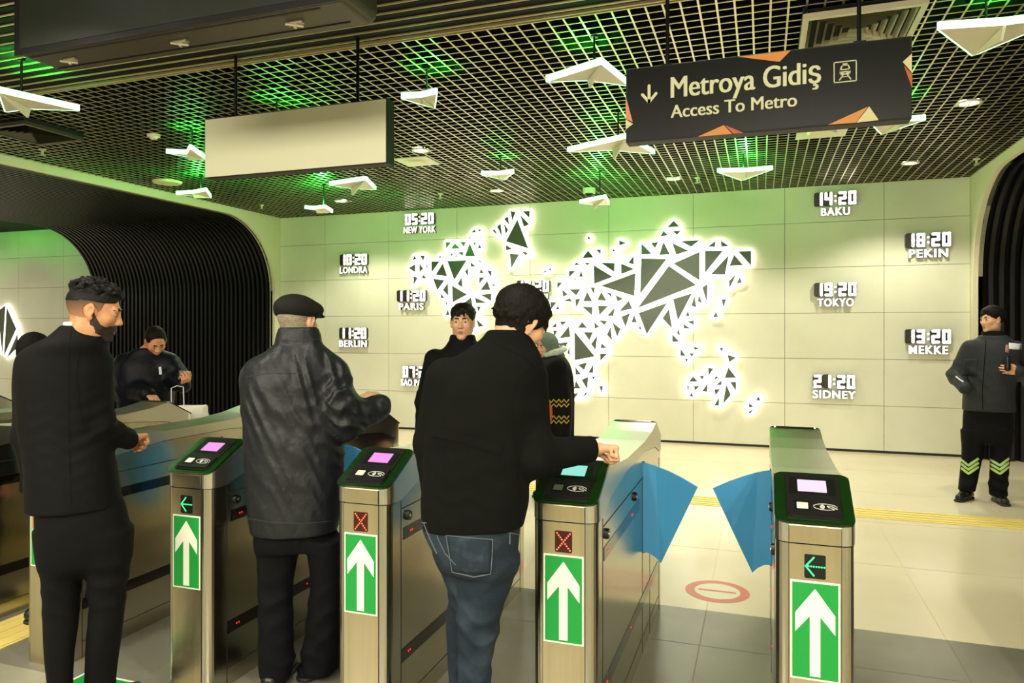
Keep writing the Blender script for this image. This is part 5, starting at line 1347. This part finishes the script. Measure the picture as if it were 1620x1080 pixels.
hs = hair_sdf(F, lambda q: 0.006 + 0.018 * np.clip((q[:, 2] - 0.02) / 0.07, 0, 1), lambda q: np.maximum(np.maximum(-0.03 - q[:, 2] + 0.7 * np.clip(q[:, 1] + 0.03, 0, 1), q[:, 1] - 0.058 - 0.9 * np.clip(q[:, 2] - 0.062, 0, 0.05) * (1 + 8 * (q[:, 0] > -0.02) * 0)), 0.022 - np.sqrt((q[:, 1] + 0.004) ** 2 + (q[:, 2] + 0.004) ** 2) - 1.0 * (np.abs(q[:, 0]) < 0.05)), 0.003, 110, 4)
locks(hs, F, 110, lambda q: q[2] > 0.055 and q[1] < 0.075, lambda q: (0.3, 0.8, 0.2), 0.012, 0.030, (0.0080, 0.003), 4, 0.35)
hs.mesh('hair', HM['black'], 0.0045, root)
ct = Sdf(); ct.loft([lring(J, 0.80, 0.24, 0.17), lring(J, 1.0, 0.225, 0.155), lring(J, 1.2, 0.215, 0.145), lring(J, 1.36, 0.205, 0.13), lring(J, 1.44, 0.165, 0.11), lring(J, 1.49, 0.115, 0.095), lring(J, 1.53, 0.09, 0.09)], cap=0.012)
for q in 'LR': ct.chain([J['sh' + q] + (0, 0, -0.03), J['el' + q], J['wr' + q]], (0.075, 0.062, 0.05), 0.035)
ct.post = folds([(J['elL'], (0, 0, 1), 0.12, 0.8), (J['elR'], (0, 0, 1), 0.12, 0.8)], 0.006, 80, 3); ct.mesh('coat', CL['black'], 0.009, root)
nk = Sdf(); nk.loft([lring(J, 1.47, 0.098, 0.095, -0.01), lring(J, 1.52, 0.090, 0.090, 0.0), lring(J, 1.565, 0.080, 0.084, 0.01)], cap=0.01); nk.post = lambda P: 0.003 * fnoise(P, 90, 2); nk.mesh('neck_warmer', CL['black'], 0.006, root)
trousers(J, root, CL['trousers']); shoes(root, [J['anL'], J['anR']], tuple(J['Rz'] @ np.array((0, 1, 0))))

# ---- woman in the headscarf and shawl -----------------------------------------------------------
P5 = sp(874, 521, 6.8)
J = stand(1.60, P5.x, P5.y, math.radians(118)); root = person(P5, 'woman in a grey headscarf and a black shawl with yellow woven bands')
J['head'] = A3(sp(864, 547, 6.78)); F = head_frame(J['head'], math.radians(150), math.radians(12), 0, 0.95)
J['wrR'] = A3(sp(850, 612, 6.6)); J['elR'] = J['W'](0.22, 0.12, 1.05); J['wrL'] = J['W'](-0.05, 0.26, 1.1); J['elL'] = J['W'](-0.2, 0.08, 1.02)
hands = [dict(wr=J['wrL'], d=J['Rz'] @ np.array((0.3, 1, 0.2)), n=(0, 0, -1), thumb=(0, 0, 1), curl=(0.8, 0.8, 0.5), s=0.9), dict(wr=J['wrR'], d=J['Rz'] @ np.array((-0.3, 1, 0.2)), n=(0, 0, -1), thumb=(0, 0, 1), curl=(0.8, 0.8, 0.5), s=0.9)]
body_mesh(root, J, F, hands, SKIN['fair'], 0.006, ears=False); face_bits(root, F, h=0.003)
hj = Sdf(); c_, R_, s_ = F; L = lambda x, y, z: c_ + R_ @ (np.array([x, y, z]) * s_)
hj.ell(L(0, -0.02, 0.02), (0.094, 0.112, 0.108), 0.02, R_); hj.cone(L(0, -0.03, -0.04), J['neck'] + (0, 0, -0.02), 0.085, 0.10, 0.05); hj.cone(L(0, 0.04, -0.09), L(0, -0.02, -0.12), 0.055, 0.07, 0.04)
hj.ell(L(0, 0.105, -0.015), np.array((0.052, 0.075, 0.075)) , 0.012, R_, 's'); hj.post = lambda P: 0.003 * fnoise(P, 60, 8)
hj.mesh('headscarf', CL['hijab'], 0.007, root)
sf = Sdf(); nz = J['neck']; n_ = 14
pts = [A3(nz) + J['Rz'] @ np.array((0.105 * math.cos(q), 0.10 * math.sin(q) + 0.01, 0.035 - 0.03 * math.sin(q))) for q in (2 * math.pi * k / n_ for k in range(n_ + 1))]
sf.chain(pts, [0.028] * len(pts), 0.01); sf.post = lambda P: 0.005 * fnoise(P, 70, 5); sf.mesh('scarf', CL['scarf'], 0.007, root)
sh = Sdf(); rz5 = J['Rz']
sh.loft([lring(J, 0.60, 0.23, 0.21, 0.02), lring(J, 0.80, 0.26, 0.23, 0.04), lring(J, 1.0, 0.27, 0.235, 0.04), lring(J, 1.15, 0.26, 0.22, 0.03), lring(J, 1.27, 0.21, 0.17, 0.01), lring(J, 1.34, 0.13, 0.12, 0.0)], cap=0.01)
sh.cone(J['shL'] + (0, 0, -0.02), J['shR'] + (0, 0, -0.02), 0.085, 0.085, 0.05); sh.chain([J['shR'], J['elR'], J['wrR'] - (0, 0, 0.02)], (0.08, 0.085, 0.06), 0.05)
hemz = lambda P: 0.60 + 0.02 * np.sin(P[:, 0] * 90) * np.sin(P[:, 1] * 95)
sh.fn(lambda P: (hemz(P) - P[:, 2]) * 0.6, 'i', 0.006)
sh.post = lambda P: 0.008 * np.sin(np.arctan2(P[:, 1] - P5.y, P[:, 0] - P5.x) * 11 + 2 * np.sin(P[:, 2] * 6)) * np.clip((1.3 - P[:, 2]) * 2, 0, 1)
sh.mesh('shawl', CL['black'], 0.010, root)
for yy in (634, 641, 660, 667):
    P = [(x, yy + (2.5 if k % 2 else -2.5)) for k, x in enumerate(range(852, 908, 4))]
    ribbon(sh, [p for p in P if p[0] < 904], 0.010, 0.004, 'woven_band', CL['yellow'], root, 6.0)
fr = MB()
for k in range(40):
    q = 2 * math.pi * k / 40; p = J['W'](0.225 * math.cos(q), 0.02 + 0.205 * math.sin(q), 0.61); fr.cyl(p, Vector(p) + Vector((0.01 * math.sin(k * 3), 0.01 * math.cos(k * 2), -0.09 - 0.02 * (k % 3))), 0.005, 0.003, n=5)
fr.build('fringe', CL['black'], root, world=True)
sk = Sdf(); sk.loft([lring(J, 0.08, 0.17, 0.15), lring(J, 0.5, 0.16, 0.14), lring(J, 0.95, 0.15, 0.12)], cap=0.01); sk.post = lambda P: 0.006 * np.sin(np.arctan2(P[:, 1] - P5.y, P[:, 0] - P5.x) * 9); sk.mesh('skirt', CL['navy'], 0.011, root)
shoes(root, [J['anL'], J['anR']], tuple(J['Rz'] @ np.array((0, 1, 0))))
b_ = Sdf(); q = sp(866, 652, 6.55); b_.ell((q.x, q.y, q.z), (0.05, 0.04, 0.13), 0.01); o = b_.mesh('handbag', mat('orange bag', (190, 84, 34), 0.6), 0.01, None)
tag(o, 'small orange bag held in front by the woman in the shawl', 'bag')

# ---- guard at the right ---------------------------------------------------------------------
T6 = 6.77
P6 = sp(1560, 521, T6); root = person(P6, 'guard in a charcoal jacket with reflective stripes on the trousers, standing at the right')
J = stand(1.82, P6.x, P6.y, math.radians(180 - 33)); S = lambda x, y, dt=0.0: A3(sp(x, y, T6 + dt))
J['head'] = S(1569, 506); J['neck'] = S(1571, 545, 0.03)
J['shR'] = S(1536, 551, 0.05); J['elR'] = S(1512, 594, 0.08); J['wrR'] = S(1527, 614, -0.13)
J['shL'] = S(1606, 552); J['elL'] = S(1630, 600, 0.02); J['wrL'] = S(1612, 588, -0.22)
J['hipR'] = S(1542, 660, 0.06); J['hipL'] = S(1584, 660, -0.05); J['knR'] = S(1537, 725, 0.05); J['knL'] = S(1580, 728, -0.04)
J['anR'] = S(1529, 772, 0.03); J['anL'] = S(1580, 780, -0.07)
F = head_frame(J['head'], math.radians(180 - 62), math.radians(2), 0, 0.99)
camw = -A3(FW)
hands = [dict(wr=J['wrL'], d=unit(S(1588, 584, -0.24) - J['wrL']), n=-camw, thumb=(0, 0, 1), curl=(0.25, 0.5, 0.4), s=0.98),
         dict(wr=J['wrR'], d=unit(S(1545, 620, 0.06) - J['wrR']), n=-camw, thumb=(0, 0, 1), curl=(1.3, 1.4, 1.0), s=0.95)]
body_mesh(root, J, F, hands, SKIN['fair'], 0.0055); face_bits(root, F, h=0.0028)
hs = hair_sdf(F, lambda q: 0.008 + 0.020 * np.clip((q[:, 2] - 0.02) / 0.07, 0, 1), lambda q: np.maximum(np.maximum(-0.03 - q[:, 2] + 0.7 * np.clip(q[:, 1] + 0.03, 0, 1), q[:, 1] - 0.060 - 0.8 * np.clip(q[:, 2] - 0.055, 0, 0.06)), 0.022 - np.sqrt((q[:, 1] + 0.004) ** 2 + (q[:, 2] + 0.004) ** 2) - 1.0 * (np.abs(q[:, 0]) < 0.05)), 0.003, 110, 6)
locks(hs, F, 90, lambda q: q[2] > 0.05 and q[1] < 0.078, lambda q: (0.4, 0.7, 0.2), 0.010, 0.032, (0.009, 0.004), 4, 0.3)
hs.mesh('hair', HM['brown'], 0.0055, root)
jk = Sdf()
jk.loft([ring(650, 1521, 1607, T6, 0.17), ring(625, 1522, 1606, T6, 0.17), ring(600, 1523, 1608, T6, 0.165), ring(575, 1524, 1612, T6, 0.16), ring(556, 1524, 1614, T6, 0.145), ring(545, 1530, 1612, T6, 0.125), ring(537, 1542, 1602, T6, 0.10), ring(530, 1549, 1594, T6, 0.08)], cap=0.015)
jk.chain([J['shR'], J['elR'], J['wrR']], (0.082, 0.070, 0.058), 0.05); jk.chain([J['shL'], J['elL'], J['wrL']], (0.082, 0.070, 0.056), 0.05)
jk.post = folds([(J['elR'], (0.3, 0, 1), 0.13, 1), (J['elL'], (0.3, 0, 1), 0.13, 1), (S(1560, 610, -0.15), (0.7, 0, 0.6), 0.2, 0.5)], 0.010, 62, 5)
jk.fn(lambda P: S(1560, 650)[2] - P[:, 2], 'i', 0.008); jk.mesh('jacket', CL['guard'], 0.010, root)
cl = Sdf(); cl.loft([ring(533, 1550, 1592, T6, 0.08), ring(523, 1553, 1590, T6, 0.078)], cap=0.01); cl.mesh('collar', CL['black'], 0.007, root)
patch(jk, ((1523, 567), (1547, 567), (1545, 594), (1521, 594)), 0.006, 'chest_pocket', CL['guard'], root, 6.2)
patch(jk, ((1596, 542), (1616, 544), (1616, 553), (1596, 552)), 0.004, 'reflective_badge', CL['grey'], root, 6.2, 5)
patch(jk, ((1591, 545), (1595, 545), (1596, 558), (1590, 557)), 0.004, 'emblem_patch', mat('red and white patch', (170, 110, 110), 0.6), root, 6.2, 5)
ribbon(jk, dense([(1560, 538), (1557, 580), (1554, 620), (1555, 648)], 6), 0.006, 0.003, 'zip_seam', CL['seam'], root, 6.2)
ribbon(jk, dense([(1512, 595), (1518, 600), (1524, 604)], 3), 0.010, 0.003, 'sleeve_stripe', CL['grey'], root, 6.2)
tr = Sdf()
tr.loft([ring(640, 1524, 1602, T6, 0.13), ring(672, 1522, 1603, T6, 0.13), ring(700, 1523, 1600, T6, 0.12)], cap=0.04)
tr.loft([ring(680, 1519, 1561, T6 + 0.06, 0.115), ring(714, 1521, 1556, T6 + 0.05, 0.10), ring(749, 1518, 1549, T6 + 0.05, 0.09), ring(768, 1516, 1545, T6 + 0.03, 0.085), ring(775, 1515, 1543, T6 + 0.03, 0.085)], cap=0.01)
tr.loft([ring(680, 1562, 1604, T6 - 0.05, 0.115), ring(714, 1565, 1600, T6 - 0.04, 0.10), ring(749, 1565, 1596, T6 - 0.05, 0.09), ring(770, 1563, 1595, T6 - 0.06, 0.085), ring(783, 1565, 1594, T6 - 0.07, 0.085)], cap=0.01)
tr.post = folds([(S(1530, 765, -0.1), (0.2, 0, 1), 0.12, 1), (S(1580, 768, -0.1), (-0.2, 0, 1), 0.12, 1)], 0.008, 70, 7); tr.mesh('trousers', CL['guardp'], 0.010, root)
for xl, xm, xr in ((1521, 1532, 1548), (1567, 1582, 1596)):
    for dy in (0, 6.5, 13): ribbon(tr, dense([(xl, 727 + dy), (xm, 736 + dy), (xr, 725 + dy)], 5), 0.022, 0.004, 'reflective_chevron', CL['reflex'], root, 6.2)
shoes(root, [J['anR'], J['anL']], [tuple(unit((-0.55, -0.8, 0))), tuple(unit((0.05, -1, 0)))])
b_ = Sdf(); q = S(1594, 574, -0.25); b_.cone(q + (0, 0, 0.04), q - (0, 0, 0.05), 0.024, 0.026, 0.01); b_.cone(q + (0.015, 0, 0.04), q + (0.015, 0, 0.12), 0.007, 0.006, 0.005)
o = b_.mesh('handheld_radio', M['black'], 0.007, None); tag(o, 'black handheld radio held at the chest of the guard', 'radio')

# ---- man bending over his bag beyond the gates ----------------------------------------------------
T7 = 6.0; S = lambda x, y, dt=0.0: A3(sp(x, y, T7 + dt))
P7 = sp(232, 521, T7); root = person(P7, 'man in a dark jacket beyond the gates bowing his head over a white bag')
J = stand(1.76, P7.x, P7.y, math.radians(-128)); J['head'] = S(246, 540, -0.05); J['neck'] = S(232, 560, 0.02)
J['shR'] = S(200, 576); J['elR'] = S(196, 615, 0.0); J['wrR'] = S(233, 624, -0.3); J['shL'] = S(268, 576, 0.02); J['elL'] = S(282, 600, 0.0); J['wrL'] = S(290, 610, -0.25)
F = head_frame(J['head'], math.radians(-118), math.radians(38), math.radians(6), 0.98)
hands = [dict(wr=J['wrR'], d=unit(S(252, 632, -0.4) - J['wrR']), n=(0, 0, -1), thumb=(0.3, 0.6, 0.3), curl=(0.6, 0.7, 0.5), s=0.98), dict(wr=J['wrL'], d=unit(S(295, 598, -0.3) - J['wrL']), n=(-1, 0.3, 0), thumb=(0, 0, 1), curl=(1.0, 1.1, 0.7), s=0.98)]
body_mesh(root, J, F, hands, SKIN['tan'], 0.0052); face_bits(root, F, h=0.0025)
hair_sdf(F, lambda q: 0.006 + 0.008 * np.clip((q[:, 2] - 0.02) / 0.07, 0, 1), lambda q: np.maximum(np.maximum(-0.03 - q[:, 2] + 0.7 * np.clip(q[:, 1] + 0.03, 0, 1), q[:, 1] - 0.05 - 0.6 * np.clip(q[:, 2] - 0.06, 0, 0.05)), 0.022 - np.sqrt((q[:, 1] + 0.004) ** 2 + (q[:, 2] + 0.004) ** 2) - 1.0 * (np.abs(q[:, 0]) < 0.05)), 0.001, 110, 6).mesh('hair', HM['brown'], 0.006, root)
jk = Sdf(); jk.loft([ring(700, 188, 276, T7, 0.17), ring(640, 186, 276, T7, 0.17), ring(600, 184, 280, T7, 0.165), ring(575, 188, 278, T7, 0.14), ring(560, 200, 268, T7, 0.11), ring(550, 214, 256, T7 - 0.01, 0.09)], cap=0.02)
jk.chain([J['shR'], J['elR'], J['wrR']], (0.10, 0.092, 0.066), 0.05); jk.chain([J['shL'], J['elL'], J['wrL']], (0.095, 0.085, 0.058), 0.05)
jk.post = folds([(J['elR'], (0.3, 0, 1), 0.15, 1), (J['elL'], (0.3, 0, 1), 0.13, 1)], 0.010, 65, 5); jk.mesh('jacket', CL['puffer'], 0.010, root)
cz7 = MB(); cl = Sdf(); cl.loft([ring(562, 212, 262, T7, 0.095), ring(552, 216, 256, T7 - 0.01, 0.085)], cap=0.01); cl.mesh('collar', CL['black'], 0.009, root)
ribbon(jk, [(253, 580), (254, 592)], 0.02, 0.004, 'zip_pull', CL['grey'], root, 5.4)
trousers(J, root, CL['trousers']); shoes(root, [J['anL'], J['anR']], tuple(J['Rz'] @ np.array((0, 1, 0))))
# the bag hanging from his hand
q0 = sp(303, 690, 5.62)
t = thing('shopping_bag', 'white shopping bag with a thin handle held by the bowing man', 'bag', (q0.x, q0.y, q0.z - 0.16))
b_ = Sdf(); b_.loft([(q0.z - 0.16, q0.x, q0.y, 0.13, 0.07, YAW, 3.0), (q0.z + 0.05, q0.x, q0.y, 0.135, 0.075, YAW, 3.0), (sp(303, 641, 5.62).z, q0.x, q0.y, 0.115, 0.05, YAW, 2.5)], cap=0.02); b_.post = lambda P: 0.007 * fnoise(P, 45, 3)
b_.mesh('bag_body', CL['shirt'], 0.007, t)
MB().tube([sp(286, 645, 5.6), sp(271, 640, 5.6), sp(271, 614, 5.65), sp(280, 610, 5.68), sp(290, 612, 5.7), sp(291, 644, 5.6)], 0.004, 6).build('handle', CL['grey'], t, world=True)

# ---- person half hidden behind the man in the suit ----------------------------------------------
T8 = 3.97; P8 = sp(92, 521, T8)
J = stand(1.58, P8.x, P8.y, math.radians(-5), build=0.82); root = person(P8, 'person in a black coat and black knitted cap hidden behind the suited man')
J['head'] = A3(sp(55, 561, T8)); J['neck'] = J['neck'] * 0.6 + J['head'] * 0.4 - np.array((0, 0, 0.09)); F = head_frame(J['head'], math.radians(20), math.radians(25), 0, 0.95)
hands = [dict(wr=J['wr' + q], d=(0, 0.1, -1), n=(s_, 0, 0), thumb=(0, 1, 0), curl=(0.4, 0.4, 0.3)) for q, s_ in (('L', 1), ('R', -1))]
body_mesh(root, J, F, hands, SKIN['fair'], 0.006); face_bits(root, F, h=0.003)
cp = hair_sdf(F, 0.014, lambda q: -0.06 - q[:, 2] + 0.9 * np.clip(q[:, 1], 0, 1), 0.002, 120, 3); cp.mesh('knitted_cap', CL['black'], 0.006, root)
ct = Sdf(); ct.loft([lring(J, 0.72, 0.20, 0.16), lring(J, 1.0, 0.18, 0.145), lring(J, 1.15, 0.175, 0.135), lring(J, 1.26, 0.17, 0.12), lring(J, 1.33, 0.10, 0.10, 0, 2.3, -0.04), lring(J, 1.40, 0.085, 0.09, 0, 2.3, -0.08)], cap=0.012)
for q in 'LR': ct.chain([J['sh' + q] + (0, 0, -0.03), J['el' + q], J['wr' + q]], (0.07, 0.06, 0.05), 0.035)
ct.mesh('coat', CL['black'], 0.010, root); trousers(J, root, CL['trousers']); shoes(root, [J['anL'], J['anR']], (0, 1, 0))
